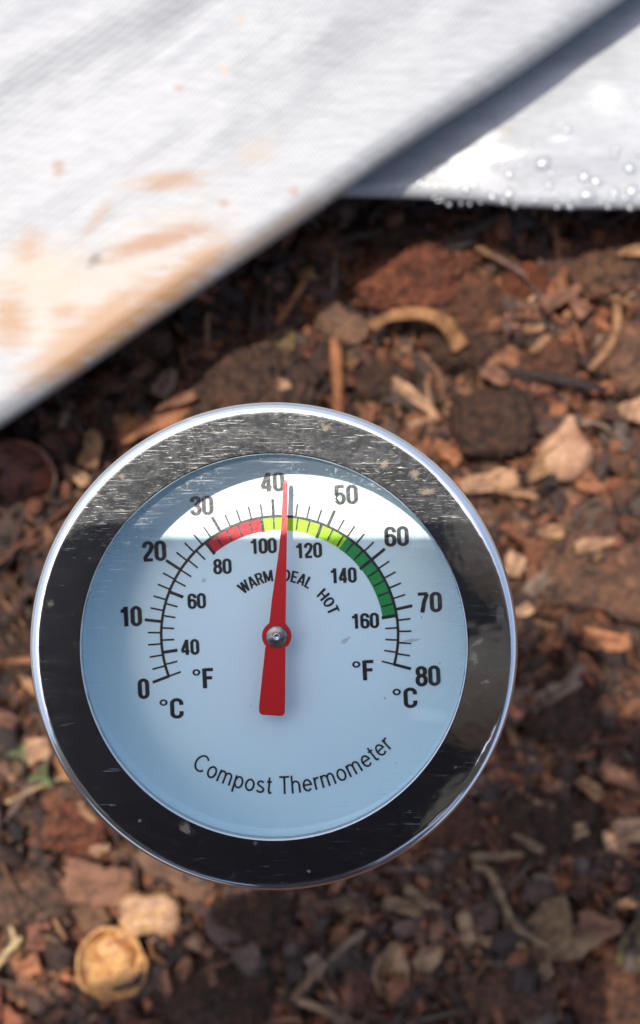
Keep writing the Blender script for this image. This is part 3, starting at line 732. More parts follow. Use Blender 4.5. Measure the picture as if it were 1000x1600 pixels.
CAPS = {
 'W': (.86, [[(.07, 1), (.25, 0)], [(.25, 0), (.43, .98)], [(.43, .98), (.61, 0)], [(.61, 0), (.79, 1)]]),
 'A': (.68, [[(.06, 0), (.33, 1)], [(.33, 1), (.60, 0)], [(.16, .27), (.50, .27)]]),
 'R': (.64, [[(.10, 0), (.10, 1)], [(.10, hi), (.34, hi)] + arc(.34, .72, .17, .215, 90, -90) + [(.10, .505)], [(.36, .5), (.55, 0)]]),
 'M': (.82, [[(.09, 0), (.11, 1)], [(.11, 1), (.40, .08)], [(.40, .08), (.69, 1)], [(.69, 1), (.71, 0)]]),
 'I': (.28, [[(.13, 0), (.13, 1)]]),
 'D': (.66, [[(.10, 0), (.10, 1)], [(.10, hi), (.28, hi)] + arc(.28, .5, .25, .435, 90, -90) + [(.10, lo)]]),
 'E': (.58, [[(.10, 0), (.10, 1)], [(.10, hi), (.52, hi)], [(.10, .51), (.48, .51)], [(.10, lo), (.53, lo)]]),
 'L': (.54, [[(.10, 0), (.10, 1)], [(.10, lo), (.50, lo)]]),
 'H': (.68, [[(.10, 0), (.10, 1)], [(.57, 0), (.57, 1)], [(.10, .51), (.57, .51)]]),
 'O': (.70, [arc(.34, .5, .245, .435, 0, 375, 32)]),
 'T': (.60, [[(.28, 0), (.28, 1)], [(.03, hi), (.53, hi)]]),
}
x_ = .70
def bowl(cx, w_, a0=0, a1=372): return arc(cx, x_ / 2, w_, x_ / 2 - .045, a0, a1, 30)
LIGHT = {
 'C': (.80, [arc(.40, .5, .335, .455, 42, 318, 36)]),
 'o': (.60, [bowl(.29, .215)]),
 'm': (.90, [[(.09, 0), (.09, x_)], [(.09, .42)] + arc(.26, .46, .165, .20, 170, 0) + [(.425, 0)], [(.425, .42)] + arc(.595, .46, .165, .20, 170, 0) + [(.76, 0)]]),
 'p': (.61, [[(.09, -.27), (.09, x_)], bowl(.30, .205)]),
 's': (.54, [arc(.25, .515, .16, .14, 25, 200, 14) + [(.20, .39), (.32, .33)] + arc(.25, .19, .185, .145, 35, -160, 16)]),
 't': (.34, [[(.15, .90), (.15, .14), (.19, .05), (.30, .045)], [(.02, x_ - .04), (.30, x_ - .04)]]),
 ' ': (.30, []),
 'T': (.62, [[(.31, 0), (.31, 1)], [(.01, .95), (.61, .95)]]),
 'h': (.61, [[(.09, 0), (.09, 1)], [(.09, .42)] + arc(.285, .45, .195, .21, 170, 0) + [(.48, 0)]]),
 'e': (.60, [[(.085, .37), (.50, .37)] + arc(.29, x_ / 2, .21, x_ / 2 - .045, 4, 318, 30)]),
 'r': (.37, [[(.09, 0), (.09, x_)], [(.09, .40), (.13, .56), (.22, .645), (.35, .63)]]),
}
def stroke(P, pts, wx, wy, fn, z):
    pts = [p for i, p in enumerate(pts) if i == 0 or math.hypot(p[0] - pts[i - 1][0], p[1] - pts[i - 1][1]) > 1e-5]
    if len(pts) == 2:   # densify so that bent text bends
        (x0, y0), (x1, y1) = pts; pts = [(x0 + (x1 - x0) * t / 6, y0 + (y1 - y0) * t / 6) for t in range(7)]
    A, B = [], []; n = len(pts)
    for i, (x, y) in enumerate(pts):
        if 0 < i < n - 1:
            d1 = (x - pts[i - 1][0], y - pts[i - 1][1]); d2 = (pts[i + 1][0] - x, pts[i + 1][1] - y)
            l1, l2 = math.hypot(*d1), math.hypot(*d2); n1 = (-d1[1] / l1, d1[0] / l1); n2 = (-d2[1] / l2, d2[0] / l2)
            nx_, ny_ = n1[0] + n2[0], n1[1] + n2[1]; L_ = max(math.hypot(nx_, ny_), 0.3); nx_, ny_ = nx_ / L_, ny_ / L_
            m_ = 1 / max(0.6, nx_ * n1[0] + ny_ * n1[1]); nx_ *= m_; ny_ *= m_
        else:
            j, j2 = (0, 1) if i == 0 else (n - 2, n - 1)
            dx, dy = pts[j2][0] - pts[j][0], pts[j2][1] - pts[j][1]; l1 = math.hypot(dx, dy); nx_, ny_ = -dy / l1, dx / l1
        A.append(fn(x + nx_ * wx / 2, y + ny_ * wy / 2)); B.append(fn(x - nx_ * wx / 2, y - ny_ * wy / 2))
    P.strip(A, B, z)
_layer = [0]
def text(P, s, font, wx, wy, fn, gap=0.0):
    """fn maps text-space (x in cap heights from the left, y) to dial metres"""
    x = 0.0
    for ch in s:
        adv, strokes = font[ch]
        for st in strokes:
            _layer[0] = (_layer[0] + 1) % 7
            stroke(P, st, wx * (.5 if ch == '°' else 1), wy * (.5 if ch == '°' else 1), lambda u, v_, x=x: fn(x + u, v_), Z2 + 0.000002 * _layer[0])
        x += adv + gap
    return x - gap
def width(s, font, gap): return sum(font[c][0] + gap for c in s) - gap
TILT = math.radians(2.6)
def upright(P, s, px, py, h, wtot, wx=.215, wy=.165, gap=.03):
    """centre of the word at px, py; h px high, wtot px wide"""
    W_ = width(s, BOLD, gap); X, Y = dxy(px, py); ct, st_ = math.cos(TILT), math.sin(TILT); kx = wtot / (W_ * h)
    def fn(u, v_):
        a1, b1 = (u - W_ / 2) * kx * h * SC, (v_ - 0.5) * h * SC
        return X + a1 * ct - b1 * st_, Y + a1 * st_ + b1 * ct
    text(P, s, BOLD, wx / kx, wy, fn, gap)
nm = Print()
for s, px, py, h, wd in [('0', 224.5, 1076, 31, 17.5), ('10', 204, 963, 31, 35), ('20', 241, 861, 31, 37), ('30', 315, 790, 30, 36.5), ('40', 425.5, 753, 30, 37), ('50', 540.5, 773, 30, 37), ('60', 619.5, 838, 30.5, 38), ('70', 671, 941, 31, 38.5), ('80', 668.5, 1056, 31, 39)]:
    upright(nm, s, px, py, h, wd)
for s, px, py, h, wd in [('40', 297, 1011, 24, 28.5), ('60', 307.5, 939, 23.5, 28.5), ('80', 347.5, 885, 23.5, 28.5), ('100', 411, 853, 23.5, 42), ('120', 482, 860, 23.5, 42), ('140', 536, 899, 23.5, 42), ('160', 570, 970, 23.5, 44)]:
    upright(nm, s, px, py, h, wd)
nm.build('numbering', INK, dial)
un = Print()
upright(un, '°F', 318, 1060, 31, 33, gap=.04); upright(un, '°F', 568, 1047.5, 31, 34, gap=.04)
upright(un, '°C', 268.5, 1107, 31, 37, gap=.06); upright(un, '°C', 633, 1090.5, 31, 38, gap=.06)
un.build('unit_lettering', INK, dial)
def bent_top(P, s, font, a0d, a1d, rbase, h, wx, wy, gap):
    W_ = width(s, font, gap); a0, a1 = math.radians(a0d), math.radians(a1d)
    def fn(u, v_): t = u / W_; return pol(rbase + v_ * h, a0 + (a1 - a0) * t)
    text(P, s, font, wx, wy, fn, gap)
zl = Print()
bent_top(zl, 'WARM', CAPS, 131.5, 96.5, 84, 18, .20, .15, .05)
bent_top(zl, 'IDEAL', CAPS, 90.5, 57.5, 84, 18, .20, .15, .05)
bent_top(zl, 'HOT', CAPS, 46.5, 21.0, 83, 18, .20, .15, .08)
zl.build('zone_lettering', INK, dial)
tl_ = Print()
def bent_bottom(P, s, font, a0d, a1d, rbase, h, wx, wy, gap):
    W_ = width(s, font, gap); a0, a1 = math.radians(a0d), math.radians(a1d)
    def fn(u, v_): t = u / W_; return pol(rbase - v_ * h, a0 + (a1 - a0) * t)
    text(P, s, font, wx, wy, fn, gap)
bent_bottom(tl_, 'Compost Thermometer', LIGHT, 236.2, 316.0, 249, 28, .108, .104, .03)
tl_.build('title_lettering', INK, dial)

# needle
NZ = FACE + 0.0028
def nxy(px, py):
    p = at(px, py, NZ); return p.x - AX, p.y - AY
hubc = (432.5, 993.5); rh = 23.0
out = [(449.3, 757), (449, 753.5), (447.6, 751), (445.8, 750.2), (444, 751), (442.9, 753.5), (442.5, 757), (439.5, 822), (436, 860), (429.5, 905), (424.5, 940), (421.8, 966), (420.5, 974)]
a0 = math.atan2(974 - hubc[1], 420.5 - hubc[0]); 
for i in range(1, 14):
    t = math.radians(238.5 - 118 * i / 14); out.append((hubc[0] + rh * math.cos(t), hubc[1] + rh * math.sin(t)))
out += [(414.8, 1010), (413.6, 1022), (405.3, 1098), (404.8, 1109), (406, 1113.5), (409, 1116), (438, 1118), (442.5, 1117), (444.8, 1114), (445.3, 1109), (446, 1022), (446.2, 1010)]
for i in range(1, 14):
    t = math.radians(52 - 106 * i / 14); out.append((hubc[0] + rh * math.cos(t), hubc[1] + rh * math.sin(t)))
out += [(446.3, 973)]
bm = bmesh.new(); vs = [bm.verts.new((*nxy(*p), 0)) for p in out]; f0 = bm.faces.new(vs); f0.normal_update()
if f0.normal.z < 0: f0.normal_flip()
r = bmesh.ops.extrude_face_region(bm, geom=[f0]); 
for e in r['geom']:
    if isinstance(e, bmesh.types.BMVert): e.co.z += 0.00035
top = [f for f in bm.faces if f.calc_center_median().z > 0.00034 and len(f.verts) > 8]
bmesh.ops.bevel(bm, geom=[e for f in top for e in f.edges], offset=0.00007, segments=2, affect='EDGES')
bmesh.ops.recalc_face_normals(bm, faces=bm.faces)
me = bpy.data.meshes.new('needle'); bm.to_mesh(me); bm.free()
k = N('red needle paint'); v = k.coord(); n = k.noise(v, 2300, 3)
M_RED = k.done(k.pbr((0.56, 0.010, 0.012), 0.36, spec=0.45, normal=k.bump(n, 0.12, 0.0002)))
ne = link('needle', me, M_RED, th, smooth=False); ne.location = (0, 0, NZ)
hx, hy = nxy(432.5, 993.5); q = (CAM_Z - NZ) / F
k = N('worn brass pin'); v = k.coord(); n = k.noise(v, 1600, 4)
M_PIN = k.done(k.pbr(k.ramp(n, [(0.35, (0.16, 0.14, 0.12)), (0.65, (0.36, 0.33, 0.29))]), 0.34, 1.0, normal=k.bump(n, 0.25, 0.0002)))
pin = link('pivot_pin', revolve('pin', [(16.8 * q, 0.0003), (16.8 * q, 0.0006), (15.6 * q, 0.00072), (0, 0.00078)], 48), M_PIN, ne); pin.location = (hx, hy, 0)
pc = link('pin_tip', revolve('tip', [(6.6 * q, 0.0007), (6.4 * q, 0.00105), (5.2 * q, 0.00118), (3.4 * q, 0.00114), (2.6 * q, 0.00100), (0, 0.00098)], 32), M_STEEL2, pin)
spn = link('spindle', revolve('spindle', [(0.0005, -0.0027), (0.0005, 0.0001)], 24), M_STEEL2, ne); spn.location = (hx, hy, 0)

# ------------------------------------------------------------------ pieces of the heap one can tell apart
def wm(name, c, **kw): return wood_mat(name, c, **kw)
W_TAN = wm('tan splinter wood', (.33, .17, .078)); W_PALE = wm('pale chip wood', (.37, .205, .11)); W_GOLD = wm('golden husk fibre', (.27, .125, .045), dark=.3)
W_RED = wm('red-brown bark', (.17, .062, .028)); W_BROWN = wm('brown bark', (.15, .075, .04)); W_DARK = wm('dark damp bark', (.075, .042, .03), rough=.6)
W_GREY = wm('weathered grey-brown wood', (.17, .11, .072)); W_ORANGE = wm('orange-brown bark', (.30, .115, .045)); W_STRAW = wm('dry straw', (.48, .34, .17), grain=2.0)
W_PINK = wm('pinkish bark flake', (.20, .088, .046)); W_LEAF = wm('dead leaf', (.22, .135, .07), grain=.6); W_SEED = wm('seed husk', (.30, .18, .09), grain=.7)
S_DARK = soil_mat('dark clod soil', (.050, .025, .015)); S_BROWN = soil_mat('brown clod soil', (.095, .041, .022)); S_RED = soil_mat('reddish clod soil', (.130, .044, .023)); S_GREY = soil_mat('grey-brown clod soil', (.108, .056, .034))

def clod(px, py, rx, ry, rz, mat, label, cat, seed, name='soil_clod', rz_rot=0.0, amp=.26, crag=.15, boxy=0.0, sink=.5):
    q = 0.295 / F
    p = at(px, py, rz * q * (1 - sink)); p.z = gh(p.x, p.y) + .002 + rz * q * (1 - sink)
    HOLES.append((p.x, p.y, min(rx, ry) * q * .72)); o = link(name, clod_mesh(name, rx * q, ry * q, rz * q, seed, amp, crag, boxy), mat); o.location = p; o.rotation_euler = (0, 0, rz_rot)
    return tag(o, label, cat)

def chip(px, py, L, W_, T, ang, mat, label, cat, seed, name='wood_chip', lift=.003, tilt=(0, 0), taper=.35, jag=.25, bow=0.0, rough=1.0):
    q = 0.292 / F
    p = at(px, py, 0.006); p.z = gh(p.x, p.y) + lift + T * q * .5
    HOLES.append((p.x, p.y, min(W_, L) * q * .42)); o = link(name, chip_mesh(name, L * q, W_ * q, T * q, seed, taper, jag, bow, rough), mat); o.location = p
    o.rotation_euler = (math.radians(tilt[0]), math.radians(tilt[1]), math.radians(ang))
    return tag(o, label, cat)

def leaf(px, py, L, W_, ang, mat, label, cat, seed, name='dead_leaf', lift=.005, tilt=(0, 0), curl=.25, ragged=.25, point=1.0):
    q = 0.292 / F
    p = at(px, py, 0.006); p.z = gh(p.x, p.y) + lift
    HOLES.append((p.x, p.y, W_ * q * .42)); o = link(name, leaf_mesh(name, L * q, W_ * q, seed, curl, ragged, point=point), mat); o.location = p
    o.rotation_euler = (math.radians(tilt[0]), math.radians(tilt[1]), math.radians(ang))
    return tag(o, label, cat)

def shell(px, py, R, depth, th_, tilt, mat, inner, label, cat, seed, name='nutshell', lift=0.0, wob=.05):
    q = 0.292 / F
    p = at(px, py, 0.008); p.z = gh(p.x, p.y) + depth * q * .85 + .002 + lift
    me = shell_mesh(name, R * q, depth * q, th_ * q, seed, wob)
    o = link(name, me, mat)
    HOLES.append((p.x, p.y, R * q * .97)); me.materials.append(inner); n = len(me.polygons); mi = np.zeros(n, dtype=np.int32); mi[n // 2:] = 1; me.polygons.foreach_set('material_index', mi)
    o.location = p; o.rotation_euler = (math.radians(tilt[0]), math.radians(tilt[1]), math.radians(seed * 37))
    return tag(o, label, cat)

# nutshells
def husk_mat(name, c, c2, rough=.5):
    k = N(name); v = k.coord(); n = k.noise(v, 190, 4, .6, .5); f = k.noise(v, 1100, 4, .6)
    col = k.mix(k.ramp(n, [(.38, 0.0), (.62, 1.0)]), c, c2)
    col = k.mix(1.0, col, k.ramp(f, [(.3, .6), (.7, 1.25)]), 'MULTIPLY')
    return k.done(k.pbr(col, rough, spec=.45, normal=k.bump(k.math('ADD', n, f), .5, .0006)))
H_GOLD = husk_mat('golden shell', (.50, .26, .085), (.34, .14, .045), .5); H_GOLDIN = husk_mat('golden shell lining', (.58, .33, .115), (.30, .11, .04), .45)
H_BRN = husk_mat('brown shell', (.26, .13, .065), (.38, .21, .11)); H_BRNIN = husk_mat('rusty shell lining', (.28, .085, .045), (.10, .045, .03))
nut = shell(175, 1508, 57, 36, 3.2, (6, -5), H_GOLD, H_GOLDIN, 'open golden half nutshell lying mouth up below the thermometer', 'nutshell', 3, wob=.055)
q = .292 / F
ker = link('kernel', clod_mesh('kernel', 33 * q, 28 * q, 15 * q, 12, .30, .05), H_GOLDIN, nut, smooth=True); ker.location = (5 * q, -4 * q, -20 * q)
shell(22, 745, 60, 42, 7, (8, -10), H_BRN, H_BRNIN, 'brown hollow half nutshell with rusty red lining, beside the rim of the stained tarp', 'nutshell', 5, wob=.03)
shell(128, 1000, 26, 16, 4, (30, 40), H_BRN, H_BRNIN, 'small brown shell fragment tucked against the left rim of the thermometer', 'nutshell', 8) if False else None

# dark lumps and clods
clod(392, 612, 96, 80, 66, soil_mat('crusted dark clod soil', (.062, .033, .022)), 'big rounded dark brown clod showing just above the top rim of the thermometer', 'clod', 11, amp=.10, crag=.13, sink=.3)
chip(432, 612, 46, 24, 7, 28, W_PALE, 'small pale chip lying on the big rounded dark clod', 'wood chip', 5, lift=.0185, tilt=(8, -12))
chip(437, 567, 22, 13, 5, 12, W_PINK, 'tiny pinkish chip near the crest of the big rounded clod', 'wood chip', 6, lift=.0175)
clod(774, 660, 66, 54, 58, S_DARK, 'dark square-sided lump of peat standing alone to the upper right of the dial', 'clod', 13, amp=.08, crag=.11, boxy=.45, rz_rot=.1, sink=.12)
clod(655, 428, 112, 50, 40, S_RED, 'broad reddish-brown mound of soil under the edge of the wet tarp', 'clod', 15, rz_rot=.25, amp=.30, crag=.19)
clod(966, 418, 58, 46, 40, S_GREY, 'grey-brown clod at the head of the long tan twig', 'clod', 17, amp=.24, crag=.10)
clod(985, 560, 44, 62, 34, soil_mat('pink-brown clod soil', (.13, .068, .042)), 'smooth pinkish-brown clod beside the lower end of the long tan twig', 'clod', 19, amp=.16, crag=.06)
clod(832, 430, 44, 32, 26, soil_mat('rust clod soil', (.13, .042, .018)), 'rust-coloured clod in front of the wet tarp hem', 'clod', 21)
clod(745, 470, 40, 46, 26, S_BROWN, 'brown clod next to the end of the curved golden stick', 'clod', 23)
clod(730, 535, 60, 36, 24, S_DARK, 'low dark clod below the curved golden stick', 'clod', 25, amp=.3)
clod(600, 590, 48, 34, 24, S_DARK, 'dark clod beside the forked pale splinter', 'clod', 27, amp=.3)
clod(860, 560, 46, 34, 24, S_BROWN, 'lumpy brown clod between the square peat lump and the long tan twig', 'clod', 29, amp=.3)
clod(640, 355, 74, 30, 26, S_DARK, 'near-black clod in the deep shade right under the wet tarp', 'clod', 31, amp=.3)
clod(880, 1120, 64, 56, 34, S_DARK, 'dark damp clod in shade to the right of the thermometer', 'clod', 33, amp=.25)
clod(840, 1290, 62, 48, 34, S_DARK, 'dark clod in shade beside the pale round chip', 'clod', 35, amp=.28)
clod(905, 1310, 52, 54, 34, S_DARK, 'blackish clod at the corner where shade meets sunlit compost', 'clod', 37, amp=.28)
clod(710, 1290, 62, 44, 32, S_BROWN, 'brown clod half hidden by the lower right rim of the thermometer', 'clod', 39, amp=.25)
clod(800, 1560, 78, 52, 36, S_GREY, 'greyish clod at the bottom edge below the torn dead leaf', 'clod', 41, amp=.28)
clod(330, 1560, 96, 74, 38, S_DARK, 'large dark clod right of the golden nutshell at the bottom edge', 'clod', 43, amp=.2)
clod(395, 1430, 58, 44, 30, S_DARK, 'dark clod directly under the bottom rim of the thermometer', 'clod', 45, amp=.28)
clod(965, 1560, 66, 60, 34, S_BROWN, 'rounded brown clod in the bottom corner beside the torn dead leaf', 'clod', 47, amp=.2)
clod(50, 1400, 72, 40, 30, soil_mat('dusty brown clod soil', (.105, .06, .04)), 'dusty brown clod above the pale straw at the lower left', 'clod', 49, amp=.22)
clod(110, 1290, 56, 44, 30, S_RED, 'dark red clod left of the thermometer below the green sprouts', 'clod', 51, amp=.3)
clod(40, 1030, 40, 46, 28, S_DARK, 'dark clod hugging the left rim of the thermometer', 'clod', 53, amp=.3)
clod(245, 1570, 44, 40, 26, S_BROWN, 'brown clod just below the golden nutshell', 'clod', 55, amp=.3) if False else None

# flat bark
chip(945, 905, 190, 125, 26, -14, S_GREY, 'large flat grey-brown bark slab in the sun, right of the thermometer', 'bark', 61, name='bark_slab', taper=.1, jag=.2, lift=.006, tilt=(4, -4), rough=.35)
chip(965, 872, 14, 22, 6, 10, W_PINK, 'tiny pink flake lying on the large flat bark slab', 'wood chip', 62, lift=.0125)
chip(150, 1385, 108, 74, 22, -12, W_PINK, 'broad pinkish-brown bark flake between the clods below the left rim', 'bark', 63, name='bark_flake', taper=.15, lift=.007, tilt=(-6, 5), rough=.5)
chip(270, 1360, 130, 56, 20, -34, W_BROWN, 'long brown bark flake sticking out from under the lower left rim', 'bark', 64, name='bark_flake', taper=.2, lift=.007, tilt=(5, 4), rough=.6)
chip(235, 1428, 92, 66, 24, 8, husk_mat('golden bark', (.40, .22, .09), (.24, .12, .06)), 'golden-brown bark chunk just above the golden nutshell', 'bark', 65, name='bark_flake', taper=.15, lift=.008, rough=.6)
chip(130, 1435, 76, 56, 20, -60, W_BROWN, 'brown bark flake touching the upper left of the golden nutshell', 'bark', 66, name='bark_flake', taper=.2, lift=.004)
chip(905, 1490, 120, 60, 14, 20, W_GREY, 'grey-brown bark flake beneath the torn dead leaf', 'bark', 67, name='bark_flake', taper=.3, lift=.003)
chip(690, 560, 60, 40, 16, 70, W_RED, 'red-brown bark flake under the end of the curved golden stick', 'bark', 68, name='bark_flake', lift=.003)
chip(240, 655, 120, 40, 16, 22, W_ORANGE, 'orange-brown bark strip between tarp shade and the upper left rim', 'bark', 69, name='bark_flake', lift=.005, taper=.2)

# chips in the sun
chip(535, 497, 90, 56, 26, -33, W_BROWN, 'blocky brown wood chunk at the left end of the curved golden stick', 'wood chip', 71, lift=.006, taper=.25)
chip(645, 512, 150, 32, 16, -8, W_GOLD, 'curved golden-brown stick arching over the compost', 'stick', 72, name='curved_stick', lift=.010, taper=.2, jag=.12, bow=0.0) if False else None
twig('curved_stick', [(578, 518), (605, 500), (650, 496), (688, 509), (708, 528), (720, 546)], .014, .0014, .0030, W_GOLD, 'curved golden-brown stick arching over the compost', 'stick', seed=2, arch=.003, flat=.4)
twig('long_twig', [(961, 448), (962, 480), (952, 520), (935, 556), (914, 582)], .009, .0016, .0012, W_TAN, 'long tan twig bending down beside the pinkish clod', 'twig', seed=3, arch=.003)
twig('upright_stick', [(522, 530), (525, 570), (529, 648)], .007, .0018, .0019, W_ORANGE, 'straight orange-brown stick running down to the top rim of the thermometer', 'stick', seed=4, arch=.002, flat=.7)
twig('bark_strip', [(655, 545), (672, 560), (690, 590), (697, 625)], .006, .0010, .0012, W_BROWN, 'thin brown bark strip hanging from the curved golden stick', 'twig', seed=5)
twig('shaded_twig', [(478, 440), (455, 475), (432, 508)], .007, .0011, .0008, W_ORANGE, 'thin rust-brown twig lying in the shade of the tarp', 'twig', seed=6)
twig('grey_twig', [(521, 395), (522, 425), (519, 455)], .006, .0013, .0010, W_GREY, 'short grey twig standing out in the shade where the two tarps meet', 'twig', seed=7)
# forked splinter
sp1 = chip(655, 622, 88, 24, 8, -40, W_PALE, 'forked pale splinter of wood lying above the top right rim', 'splinter', 73, name='forked_splinter', lift=.010, taper=.6, jag=.5)
me_ = chip_mesh('splinter_prong', 60 * q, 13 * q, 6 * q, 74, .6, .4); pr = link('prong', me_, W_PALE, sp1); pr.location = (14 * q, 12 * q, 0.0003); pr.rotation_euler = (0, .1, math.radians(-38))
# tan husk with a pointed tip
M_HUSK = husk_mat('dry husk', (.36, .20, .105), (.27, .13, .07), .6)
def husk_mesh(name, rx, ry, rz):
    V, Fc = _I5; V = V.copy(); y = V[:, 1]
    th_ = np.arctan2(V[:, 2], V[:, 0])
    ribs = 1 + 0.055 * np.cos(7 * th_) * (1 - y ** 2) + 0.06 * fbm(V * np.array([7, 1.2, 7]), 3, 5) + .05 * fbm(V * 4, 3, 6)
    tip = 1 - 0.62 * sstep(0.25, 1.0, y)
    X = np.stack([V[:, 0] * tip * ribs * rx, (y + 0.28 * sstep(0.55, 1.0, y)) * ry, V[:, 2] * tip * ribs * rz], 1)
    return mesh_np(name, X, Fc)
hp = at(888, 706, .010); hp.z = gh(hp.x, hp.y) + .007; HOLES.append((hp.x, hp.y, 36 * q))
hk = link('seed_husk', husk_mesh('seed_husk', 42 * q, 46 * q, 24 * q), M_HUSK); hk.location = hp; hk.rotation_euler = (.05, .1, -.12)
tag(hk, 'dry tan seed husk with a pointed tip and a dry stalk', 'husk')
lf = link('bract', leaf_mesh('bract', 84 * q, 30 * q, 83, .25, .2), W_TAN, hk); lf.location = (-33 * q, -16 * q, 8 * q); lf.rotation_euler = (.1, -.35, math.radians(60))
st_ = link('stalk', tube_mesh('stalk', [(10 * q, 46 * q, 12 * q), (32 * q, 50 * q, 18 * q), (56 * q, 44 * q, 16 * q), (70 * q, 30 * q, 8 * q)], .0009, .0007, 5), W_GREY, hk)

